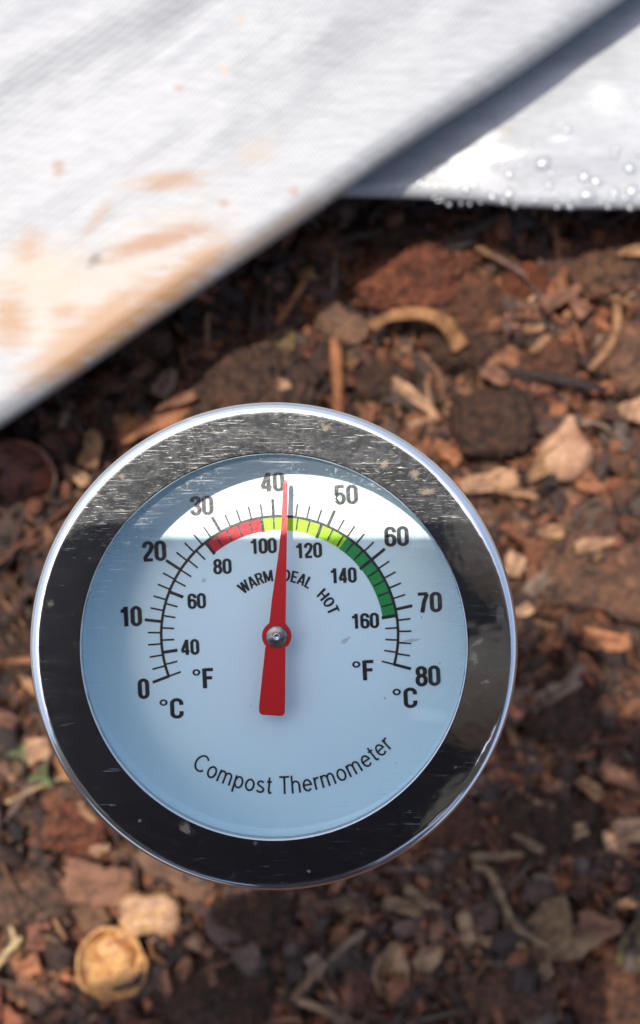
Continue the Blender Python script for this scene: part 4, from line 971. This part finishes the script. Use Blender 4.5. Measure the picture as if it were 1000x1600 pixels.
CH = [  # px, py, L, W, T, angle, mat, seed, lift, label
 (138, 700, 58, 36, 14, 78, W_TAN, 91, .008, 'upright tan wood chip left of the top of the thermometer'),
 (112, 742, 46, 22, 10, -35, W_PALE, 92, .008, 'pale narrow chip just below the upright tan chip'),
 (262, 600, 46, 36, 14, 62, W_GREY, 93, .009, 'squarish grey chip at the edge of the tarp shade'),
 (277, 630, 66, 18, 10, 22, W_PINK, 94, .011, 'slim pink-tan chip lying over the orange bark strip'),
 (190, 655, 30, 20, 8, 12, W_TAN, 95, .009, 'little tan chip lying by the lower end of the orange bark strip'),
 (765, 752, 90, 36, 16, 10, W_PALE, 96, .008, 'pale ragged chip beside the top right rim, under the square lump'),
 (805, 770, 70, 14, 7, -12, W_TAN, 97, .012, 'thin tan sliver laid across the pale ragged chip'),
 (856, 830, 40, 24, 12, 14, W_TAN, 98, .010, 'small tan block between the seed husk and the flat bark slab'),
 (925, 850, 66, 24, 12, 10, W_PALE, 99, .010, 'pale tan chip along the upper edge of the flat bark slab'),
 (806, 884, 38, 34, 14, 60, W_PALE, 100, .009, 'rounded pale chip touching the right rim of the thermometer'),
 (835, 895, 22, 26, 10, 20, W_PINK, 101, .008, 'small pinkish chip next to the rounded pale chip at the right rim'),
 (816, 955, 34, 22, 10, 30, W_PALE, 102, .008, 'cream chip wedged against the right rim below the rounded pale chip'),
 (850, 910, 62, 30, 12, 40, W_GREY, 103, .008, 'greyish splinter lying left of the flat bark slab'),
 (870, 1012, 40, 28, 12, 30, W_ORANGE, 104, .008, 'orange-brown chip just above the edge of the shade at the right'),
 (950, 1000, 70, 34, 14, -8, W_ORANGE, 105, .007, 'broad orange-brown chip below the flat bark slab'),
 (932, 1050, 56, 26, 12, -60, W_ORANGE, 106, .007, 'orange chip standing at the corner of the shade'),
 (870, 1085, 88, 30, 10, 28, W_GREY, 107, .009, 'jagged grey-brown leaf bit lying in the shade right of the rim'),
 (888, 1065, 70, 16, 8, 45, W_GREY, 108, .011, 'narrow grey splinter over the jagged leaf bit'),
 (975, 1220, 66, 34, 14, -30, W_PINK, 109, .008, 'pinkish chip in the sunlit patch at the right edge'),
 (930, 1240, 46, 24, 12, -40, W_TAN, 110, .008, 'tan chip at the left side of the sunlit patch'),
 (990, 1300, 54, 44, 14, 20, W_PALE, 111, .008, 'pale broad chip low in the sunlit patch'),
 (958, 1320, 20, 42, 10, 10, W_PALE, 112, .009, 'slim pale chip below the tan chip of the sunlit patch'),
 (855, 1275, 46, 44, 12, 10, W_SEED, 113, .009, 'pale round chip in the shade right of the lower rim'),
 (828, 1265, 26, 30, 10, 40, W_SEED, 114, .008, 'small dull chip left of the pale round chip'),
 (908, 1302, 26, 26, 10, 20, W_SEED, 115, .012, 'small buff chip on the blackish clod'),
 (810, 1160, 34, 16, 9, -55, W_TAN, 116, .007, 'tan sliver close to the right rim in the shade'),
 (775, 1335, 82, 14, 8, 4, W_LEAF, 117, .009, 'level brown stick piece above the drooping root'),
 (820, 1310, 54, 14, 8, -30, W_LEAF, 118, .010, 'brown splinter slanting beside the level stick piece'),
 (662, 1405, 66, 18, 9, -28, W_LEAF, 119, .007, 'dull brown splinter under the lower right rim'),
 (635, 1425, 70, 26, 9, -10, W_LEAF, 120, .006, 'dull wide splinter left of the seed-like flake'),
 (730, 1455, 22, 66, 10, 12, W_SEED, 121, .008, 'upright dull yellow flake between two dark clods'),
 (760, 1472, 28, 18, 8, -20, W_SEED, 122, .008, 'small bean-like flake right of the upright yellow flake'),
 (932, 1440, 66, 44, 12, -10, W_PINK, 123, .012, 'dull pink flake on top of the torn dead leaf'),
 (980, 1415, 34, 20, 10, 10, W_TAN, 124, .008, 'small brown chip above the dull pink flake'),
 (60, 1170, 40, 40, 14, 20, W_PALE, 125, .009, 'cream chip left of the thermometer, above the grass sprouts'),
 (30, 1065, 20, 66, 12, 20, W_TAN, 126, .008, 'upright tan chip at the left edge, beside the rim'),
 (135, 1270, 40, 16, 9, -40, W_TAN, 127, .008, 'tan sliver touching the lower left rim'),
 (100, 1200, 44, 30, 12, -50, W_GOLD, 128, .008, 'yellowish chip between the cream chip and the left rim'),
 (155, 1330, 30, 20, 10, 30, W_PALE, 129, .009, 'small pale chip just below the lower left rim'),
 (45, 1505, 42, 30, 10, 20, W_ORANGE, 130, .007, 'orange-brown chip left of the golden nutshell'),
 (335, 1515, 12, 26, 8, 10, W_PINK, 131, .013, 'tiny pink sliver on the large dark clod'),
 (85, 1590, 40, 18, 9, 40, W_PINK, 132, .008, 'pinkish chip at the bottom edge under the golden nutshell'),
 (880, 460, 70, 30, 14, 28, W_PINK, 133, .010, 'pink-tan chip lying between the rust clod and the long twig'),
 (905, 475, 40, 30, 12, -40, W_PINK, 134, .010, 'short pinkish chip behind the long twig'),
 (838, 510, 34, 16, 9, 10, W_TAN, 135, .009, 'small tan chip in the middle of the lumpy brown soil'),
 (847, 535, 36, 14, 8, 42, W_TAN, 136, .009, 'small tilted tan chip below the small level one'),
 (775, 585, 44, 34, 14, -40, W_PINK, 137, .011, 'pink-tan pebble-like chip on top of the square peat lump\'s far side'),
 (990, 640, 46, 50, 16, 10, W_PALE, 138, .009, 'cream chip at the right edge above the seed husk'),
 (960, 600, 40, 24, 12, 30, W_ORANGE, 139, .008, 'orange chip under the pinkish clod'),
 (475, 1555, 60, 16, 8, 60, W_LEAF, 140, .007, 'brown strip alongside the curving brown root'),
 (545, 1330, 20, 44, 9, 10, W_LEAF, 141, .007, 'brown chip hidden at the bottom rim') if False else None,
 (600, 1395, 28, 14, 8, -30, W_RED, 142, .008, 'small red-brown chip right below the bottom rim'),
 (495, 1515, 26, 46, 10, 35, W_GREY, 143, .008, 'grey chip between the curving root and the grey stick'),
 (985, 395, 50, 22, 10, 12, W_TAN, 144, .016, 'tan flake on the grey-brown clod under the tarp hem'),
 (575, 650, 40, 24, 12, 70, W_RED, 145, .008, 'red-brown chip by the top rim, left of the forked splinter'),
 (700, 705, 50, 24, 12, -40, W_ORANGE, 146, .007, 'orange-red chip between the square peat lump and the rim'),
]
for c in CH:
    if c: chip(*c[:5], c[5], c[6], c[9], 'wood chip', c[7], lift=c[8], tilt=((c[7] * 37) % 23 - 11, (c[7] * 53) % 21 - 10), taper=.2 + (c[7] % 5) * .09, jag=.22)

# leaves, seeds, roots, straws
leaf(850, 1470, 150, 84, 62, W_LEAF, 'torn dull brown dead leaf lying in the shade at the lower right', 'leaf', 151, lift=.007, ragged=.5, curl=.18)
leaf(905, 1475, 110, 50, 12, W_LEAF, 'narrow dead leaf overlapping the torn one', 'leaf', 152, lift=.009, ragged=.4, curl=.2)
leaf(672, 1500, 56, 36, 42, W_SEED, 'oval buff seed flake in the shade under the right of the dial', 'seed flake', 153, name='seed_flake', lift=.008, ragged=.05, curl=.2)
leaf(614, 1528, 90, 58, 80, W_SEED, 'large oval buff seed flake left of the small oval one', 'seed flake', 154, name='seed_flake', lift=.007, ragged=.08, curl=.22)
leaf(990, 1480, 90, 50, 75, wm('olive leaf', (.12, .088, .036), grain=.6), 'olive-brown leaf at the right edge in the shade', 'leaf', 155, lift=.008, ragged=.15)
leaf(435, 540, 80, 44, 55, wm('dull olive leaf', (.13, .08, .03), grain=.6), 'dull olive leaf edge in the tarp shade behind the big rounded clod', 'leaf', 156, lift=.008, ragged=.2)
twig('drooping_root', [(738, 1350), (760, 1352), (776, 1384), (795, 1425), (825, 1452), (865, 1476)], .009, .0014, .0009, W_LEAF, 'drooping tan root that bends down to the torn dead leaf', 'root', seed=8, arch=.003)
twig('fine_root', [(783, 1410), (786, 1430), (788, 1446)], .007, .0004, .0003, W_LEAF, 'hair-thin rootlet beside the drooping tan root', 'root', seed=9)
twig('curving_root', [(398, 1500), (403, 1530), (424, 1556), (462, 1568), (520, 1588), (570, 1604)], .006, .0018, .0012, W_LEAF, 'curving brown root along the bottom edge under the thermometer', 'root', seed=10)
twig('slanting_stick', [(505, 1512), (535, 1482), (572, 1452)], .008, .0014, .0012, W_GREY, 'grey stick slanting up to the right below the bottom rim', 'stick', seed=11)
twig('pale_straw', [(-8, 1510), (18, 1478), (44, 1450)], .009, .0014, .0009, W_STRAW, 'pale dry straw at the left edge beside the golden nutshell', 'straw', seed=12)
twig('bent_straw', [(22, 1420), (24, 1450), (36, 1470)], .009, .0009, .0007, W_STRAW, 'short bent straw crossing the pale dry straw', 'straw', seed=13)
twig('brown_straw', [(76, 1385), (88, 1415), (110, 1458)], .009, .0012, .0006, W_TAN, 'thin tan straw beside the broad pinkish bark flake', 'straw', seed=14)
twig('yellow_straw', [(20, 1245), (60, 1225), (112, 1205)], .008, .0008, .0006, W_STRAW, 'thin yellow straw passing under the green sprouts', 'straw', seed=15)
twig('rust_root', [(905, 420), (872, 442), (850, 462)], .009, .0009, .0008, W_ORANGE, 'rust-coloured rootlet by the rust clod', 'root', seed=16) if False else None
twig('side_twig', [(958, 490), (972, 474), (984, 462)], .010, .0008, .0005, W_TAN, 'short side twig forking off the long tan twig', 'twig', seed=17)

# green sprouts
k = N('sprout green'); v = k.coord(); M_SPROUT = k.done(k.pbr(k.ramp(k.noise(v, 400, 3), [(.3, (.045, .060, .02)), (.7, (.11, .12, .045))]), .6, spec=.4))
def sprout(px, py, s, seed, label):
    p = at(px, py, .008); p.z = gh(p.x, p.y) + .004
    r = empty('green_sprout', p, label, 'sprout')
    link('stem', tube_mesh('stem', [(0, 0, -.003), (.0005, .0003, .002), (.001, .001, .006 * s)], .0005, .0004, seed), M_SPROUT, r)
    for i, a_ in enumerate((seed * 1.1, seed * 1.1 + 2.2, seed * 1.1 + 4.1)):
        l_ = link('leaf', leaf_mesh('leaf', .0075 * s, .0034 * s, seed + i, .3, .05, .0002), M_SPROUT, r)
        l_.location = (.001 + .003 * s * math.cos(a_), .001 + .003 * s * math.sin(a_), .0062 * s); l_.rotation_euler = (0, -.35, a_)
sprout(24, 1182, .6, 3, 'tiny green sprout at the left edge beside the cream chip')
sprout(62, 1218, .7, 5, 'tiny green sprout at the yellow straw')
sprout(440, 1533, .5, 7, 'dark green sprout in the bend of the curving brown root')
sprout(533, 1432, .45, 9, 'tiny green sprout under the bottom rim of the thermometer')
# ------------------------------------------------------------------ loose litter, kept clear of the pieces that lie on top of it
XR, YR = (-0.19, 0.19), (-0.22, 0.21)
XN, YN = (-0.115, 0.115), (-0.175, 0.12)
batches = [
    scatter(9000, 'crumb', XR, YR, .0009, .0046, pal(DARKS, DARKS, REDS, REDS, GREYS), .003),
    scatter(17000, 'crumb', XN, YN, .0004, .0018, pal(DARKS, DARKS, REDS, REDS, GREYS, TANS[2:3]), .005),
    scatter(6000, 'shard', XR, YR, .0010, .0050, pal(DARKS, DARKS, REDS, REDS, GREYS, TANS[2:]), .005),
    scatter(9000, 'shard', XN, YN, .0006, .0030, pal(DARKS, DARKS, REDS, REDS, GREYS, TANS), .006),
    scatter(1500, 'chip', XR, YR, .0026, .0080, pal(DARKS, DARKS, REDS, REDS, GREYS, TANS[2:3]), .007, 1.6),
    scatter(700, 'fibre', XR, YR, .0026, .0052, pal(REDS, DARKS, GREYS, TANS[2:3]), .007, 1.5),
    scatter(4200, 'fibre', XR, YR, .0006, .0036, pal(REDS, DARKS, TANS, GREYS), .006),
]
VV, FF, CC, o0 = [], [], [], 0
for V_, F_, C_ in batches:
    VV.append(V_); FF.append(F_ + o0); CC.append(C_); o0 += len(V_)
k = N('compost litter'); v = k.coord()
at_ = k.n('Attribute', attribute_name='col').outputs['Color']
g = k.noise(v, 700, 5, 0.65); g2 = k.noise(k.mapping(v, (300, 1500, 900)), 1.0, 3, 0.6)
col = k.mix(1.0, at_, k.ramp(g, [(0.30, 0.30), (0.5, 1.0), (0.72, 1.7)]), 'MULTIPLY')
col = k.mix(1.0, col, k.ramp(g2, [(0.3, 0.7), (0.7, 1.25)]), 'MULTIPLY')
rg = k.ramp(k.noise(v, 160, 3), [(0.35, 0.30), (0.65, 0.75)])
M_LITTER = k.done(k.pbr(col, rg, spec=0.5, normal=k.bump(k.math('ADD', g, g2), 0.9, 0.0012)))
lit = link('compost_litter', mesh_np('compost_litter', np.concatenate(VV), np.concatenate(FF), np.concatenate(CC)), M_LITTER, smooth=False)
tag(lit, 'dark reddish-brown compost crumbs, chips and fibres covering the ground', 'compost', kind='stuff')

# ------------------------------------------------------------------ the phone that takes the picture, its lens at the camera
def slab_mesh(name, w2, h2, th_, rc, rb=0.0018, n=10):
    """rounded tablet, back face at z=0 looking down, body above"""
    def outline(ins):
        pts = []; r = max(rc - ins, 1e-4)
        for cx, cy, a0 in ((w2 - rc, h2 - rc, 0), (-w2 + rc, h2 - rc, 90), (-w2 + rc, -h2 + rc, 180), (w2 - rc, -h2 + rc, 270)):
            for i in range(n + 1):
                t = math.radians(a0 + 90 * i / n); pts.append((cx + r * math.cos(t), cy + r * math.sin(t)))
        return pts
    rings = []
    for t in np.linspace(0, math.pi / 2, 6): rings.append((rb * (1 - math.sin(t)), rb * (1 - math.cos(t))))
    rings += [(rb * (1 - math.sin(t)), th_ - rb * (1 - math.cos(t))) for t in np.linspace(math.pi / 2, 0, 6)]
    V, Fq = [], []; m = 4 * (n + 1)
    for ins, z in rings: V += [(x, y, z) for x, y in outline(ins)]
    for i in range(len(rings) - 1):
        for s in range(m):
            s2 = (s + 1) % m; Fq.append((i * m + s, i * m + s2, (i + 1) * m + s2, (i + 1) * m + s))
    Fq.append(tuple(range(m - 1, -1, -1))); Fq.append(tuple((len(rings) - 1) * m + s for s in range(m)))
    me = bpy.data.meshes.new(name); me.from_pydata(V, [], Fq); me.update(); return me
k = N('black phone shell'); v = k.coord(); M_PHONE = k.done(k.pbr((0.018, 0.028, 0.048), k.ramp(k.noise(v, 60, 3), [(.3, .30), (.7, .42)]), spec=.5))
k = N('dark phone glass'); M_PGLASS = k.done(k.pbr((0.006, 0.006, 0.008), .06, spec=.6))
PX0, PX1, PY1, PH = -0.058, 0.022, 0.0205, 0.166
phc = ((PX0 + PX1) / 2, PY1 - PH / 2)
ph = empty('smartphone', (phc[0], phc[1], CAM_Z + .0016), 'black smartphone held flat above the thermometer to take the picture', 'phone')
link('phone_body', slab_mesh('phone_body', (PX1 - PX0) / 2, PH / 2, .0088, .009), M_PHONE, ph, smooth=False)
scn = link('screen', slab_mesh('screen', (PX1 - PX0) / 2 - .003, PH / 2 - .004, .0006, .007, .0002), M_PGLASS, ph, smooth=False); scn.location = (0, 0, .00862)
for i, (dx, dy) in enumerate(((0, 0), (0, -.017), (-.015, -.008))):
    rg_ = link('lens_ring', revolve('lens_ring', [(.0068, .0002), (.0068, -.0009), (.0060, -.0010), (.0056, -.0003), (.0056, .0002)], 40), M_STEEL2, ph)
    rg_.location = (-phc[0] + dx, -phc[1] + dy, 0)
    if i: lg = link('lens_glass', revolve('lens_glass', [(0, -.0002), (.0056, -.0002)], 32), M_PGLASS, ph); lg.location = (-phc[0] + dx, -phc[1] + dy, 0)

# the person crouching over the heap, who holds the phone (their shade and reflection fall on the dial)
def skin_mesh(name, verts, edges, root, sub=1):
    """verts: list of (x, y, z, radius); one continuous grown surface"""
    me = bpy.data.meshes.new(name); me.from_pydata([v[:3] for v in verts], edges, []); me.update()
    o = bpy.data.objects.new(name + '_tmp', me); COL.objects.link(o)
    md = o.modifiers.new('skin', 'SKIN'); md.use_smooth_shade = True
    for i, v in enumerate(verts):
        sv = me.skin_vertices[0].data[i]; sv.radius = (v[3], v[3] if len(v) < 5 else v[4]); sv.use_root = (i == root)
    o.modifiers.new('sub', 'SUBSURF').levels = sub; o.modifiers['sub'].render_levels = sub
    bpy.context.view_layer.update()
    r = bpy.data.meshes.new_from_object(o.evaluated_get(bpy.context.evaluated_depsgraph_get()))
    bpy.data.objects.remove(o); bpy.data.meshes.remove(me); r.name = name; return r
V_, E_ = [], []
def add(parent, *pts):
    i = parent
    for p in pts:
        V_.append(p)
        if i is not None: E_.append((i, len(V_) - 1))
        i = len(V_) - 1
    return i
pel = add(None, (.06, -.76, .30, .125)); ch = add(pel, (.06, -.70, .45, .125), (.055, -.60, .60, .135), (.05, -.53, .70, .12))
neck = add(ch, (.05, -.47, .78, .058)); hd = add(neck, (.045, -.425, .85, .07), (.04, -.385, .92, .088), (.04, -.36, .97, .075))
nose = add(hd - 1, (.035, -.30, .885, .018))
add(hd - 1, (-.045, -.395, .91, .018)); add(hd - 1, (.125, -.395, .91, .018))
sL = add(ch, (-.10, -.53, .715, .066)); eL = add(sL, (-.24, -.42, .56, .046), (-.34, -.25, .40, .042)); wL = add(eL, (-.26, -.18, .345, .036), (-.175, -.14, .306, .027, .018))
pm = add(wL, (-.118, -.118, .299, .034, .013))
for k_, (y0, y1, ln_, r_) in enumerate(((-.074, -.066, -.044, .0085), (-.094, -.086, -.041, .0088), (-.112, -.105, -.042, .0085), (-.128, -.122, -.047, .0075))):
    add(pm, (-.092, y0, .2945, r_ * 1.1), (-.072, (y0 + y1) / 2, .2930, r_), (ln_ - .012, y1, .2925, r_ * .92), (ln_, y1 + .001, .2930, r_ * .8))
add(pm, (-.098, -.086, .304, .0125), (-.076, -.066, .316, .0105), (-.052, -.054, .3205, .0085))
sR = add(ch, (.20, -.53, .715, .066)); eR = add(sR, (.29, -.45, .56, .046), (.27, -.33, .42, .039)); wR = add(eR, (.19, -.20, .345, .031), (.135, -.125, .308, .026, .018))
pR = add(wR, (.088, -.072, .300, .034, .013)); 
for k_, (y0, y1, ln_, r_) in enumerate(((-.022, -.016, .013, .0085), (-.041, -.036, .009, .0088), (-.060, -.056, .010, .0085), (-.078, -.074, .014, .0078))):
    add(pR, (.060, y0, .2945, r_ * 1.1), (.040, (y0 + y1) / 2, .2930, r_), (ln_ + .012, y1, .2925, r_ * .92), (ln_, y1 + .001, .2930, r_ * .8))
add(pR, (.068, -.040, .304, .0125), (.044, -.030, .316, .0105), (.018, -.036, .3205, .0085))
nL = add(pel, (-.05, -.72, .31, .105), (-.20, -.50, .42, .085)); kL = add(nL, (-.44, -.29, .44, .064)); fL = add(kL, (-.40, -.33, .27, .054), (-.34, -.40, .07, .036), (-.34, -.38, .035, .034), (-.35, -.27, .028, .030))
nR = add(pel, (.16, -.74, .30, .105), (.21, -.58, .40, .085)); kR = add(nR, (.26, -.42, .47, .062)); fR = add(kR, (.24, -.50, .28, .052), (.22, -.60, .07, .036), (.22, -.57, .035, .034), (.235, -.46, .025, .030))
k = N('skin'); v = k.coord(); M_SKIN = k.done(k.pbr(k.ramp(k.noise(v, 60, 4), [(.3, (.20, .105, .07)), (.7, (.27, .15, .10))]), .5, spec=.4))
k = N('charcoal cotton'); v = k.coord(); M_SHIRT = k.done(k.pbr(k.ramp(k.noise(v, 220, 4), [(.3, (.035, .037, .042)), (.7, (.06, .062, .068))]), .9, spec=.2))
k = N('dark denim'); v = k.coord(); M_DENIM = k.done(k.pbr(k.ramp(k.noise(v, 260, 4), [(.3, (.010, .014, .026)), (.7, (.025, .033, .055))]), .9, spec=.2))
k = N('dark hair'); v = k.coord(); M_HAIR = k.done(k.pbr(k.ramp(k.noise(k.mapping(v, (300, 60, 60)), 1, 3), [(.3, (.008, .006, .005)), (.7, (.03, .022, .016))]), .6))
pe = link('person', skin_mesh('person', V_, E_, pel, 2), M_SKIN)
tag(pe, 'person in dark clothes and made-up grey gloves crouching over the compost with the black phone', 'person')
def sub_graph(idx, grow):
    mp = {j: n for n, j in enumerate(idx)}; vv = [tuple(V_[j][:3]) + tuple(r + grow for r in V_[j][3:]) for j in idx]
    return vv, [(mp[a], mp[b]) for a, b in E_ if a in mp and b in mp]
vv, ee = sub_graph([pel, 1, 2, ch, sL, sL + 1, sR, sR + 1], .012); link('shirt', skin_mesh('shirt', vv, ee, 0), M_SHIRT, pe)
vv, ee = sub_graph([pel] + list(range(nL - 1, fL - 2)) + list(range(nR - 1, fR - 2)), .012); link('trousers', skin_mesh('trousers', vv, ee, 0), M_DENIM, pe)
for fx, fy in ((-.34, .21), (.22, 0)):
    link('shoe', skin_mesh('shoe', [(fx, fy - .61, .045, .044), (fx - .004, fy - .54, .04, .044, .04), (fx - .014, fy - .45, .03, .044, .03)], [(0, 1), (1, 2)], 0, 2), M_SHIRT, pe)
k = N('invented grey glove'); v = k.coord(); M_GLOVE = k.done(k.pbr(k.ramp(k.noise(v, 900, 4), [(.3, (.24, .24, .21)), (.7, (.34, .335, .30))]), .85, spec=.2))  # gloves are invented so the hands mirror grey in the bezel
def subtree(i0):
    out_ = [i0]
    for a, b in E_:
        if a in out_: out_.append(b)
    return out_
for i0 in (wL, wR):
    vv, ee = sub_graph(subtree(i0), .0010); link('glove', skin_mesh('glove', vv, ee, 0, 2), M_GLOVE, pe)
hr = link('hair', clod_mesh('hair', .092, .086, .075, 3, .06, .03), M_HAIR, pe); hr.location = (.04, -.395, .965); hr.rotation_euler = (.35, 0, 0)
for ex in (.008, .068):
    ey = link('eye', ico_mesh('eye', .011), M_PGLASS, pe); ey.location = (ex, -.322, .905)
mo = link('mouth', tube_mesh('mouth', [(.012, -.338, .848), (.036, -.330, .845), (.060, -.338, .848)], .004, .004, 1), M_HAIR, pe)
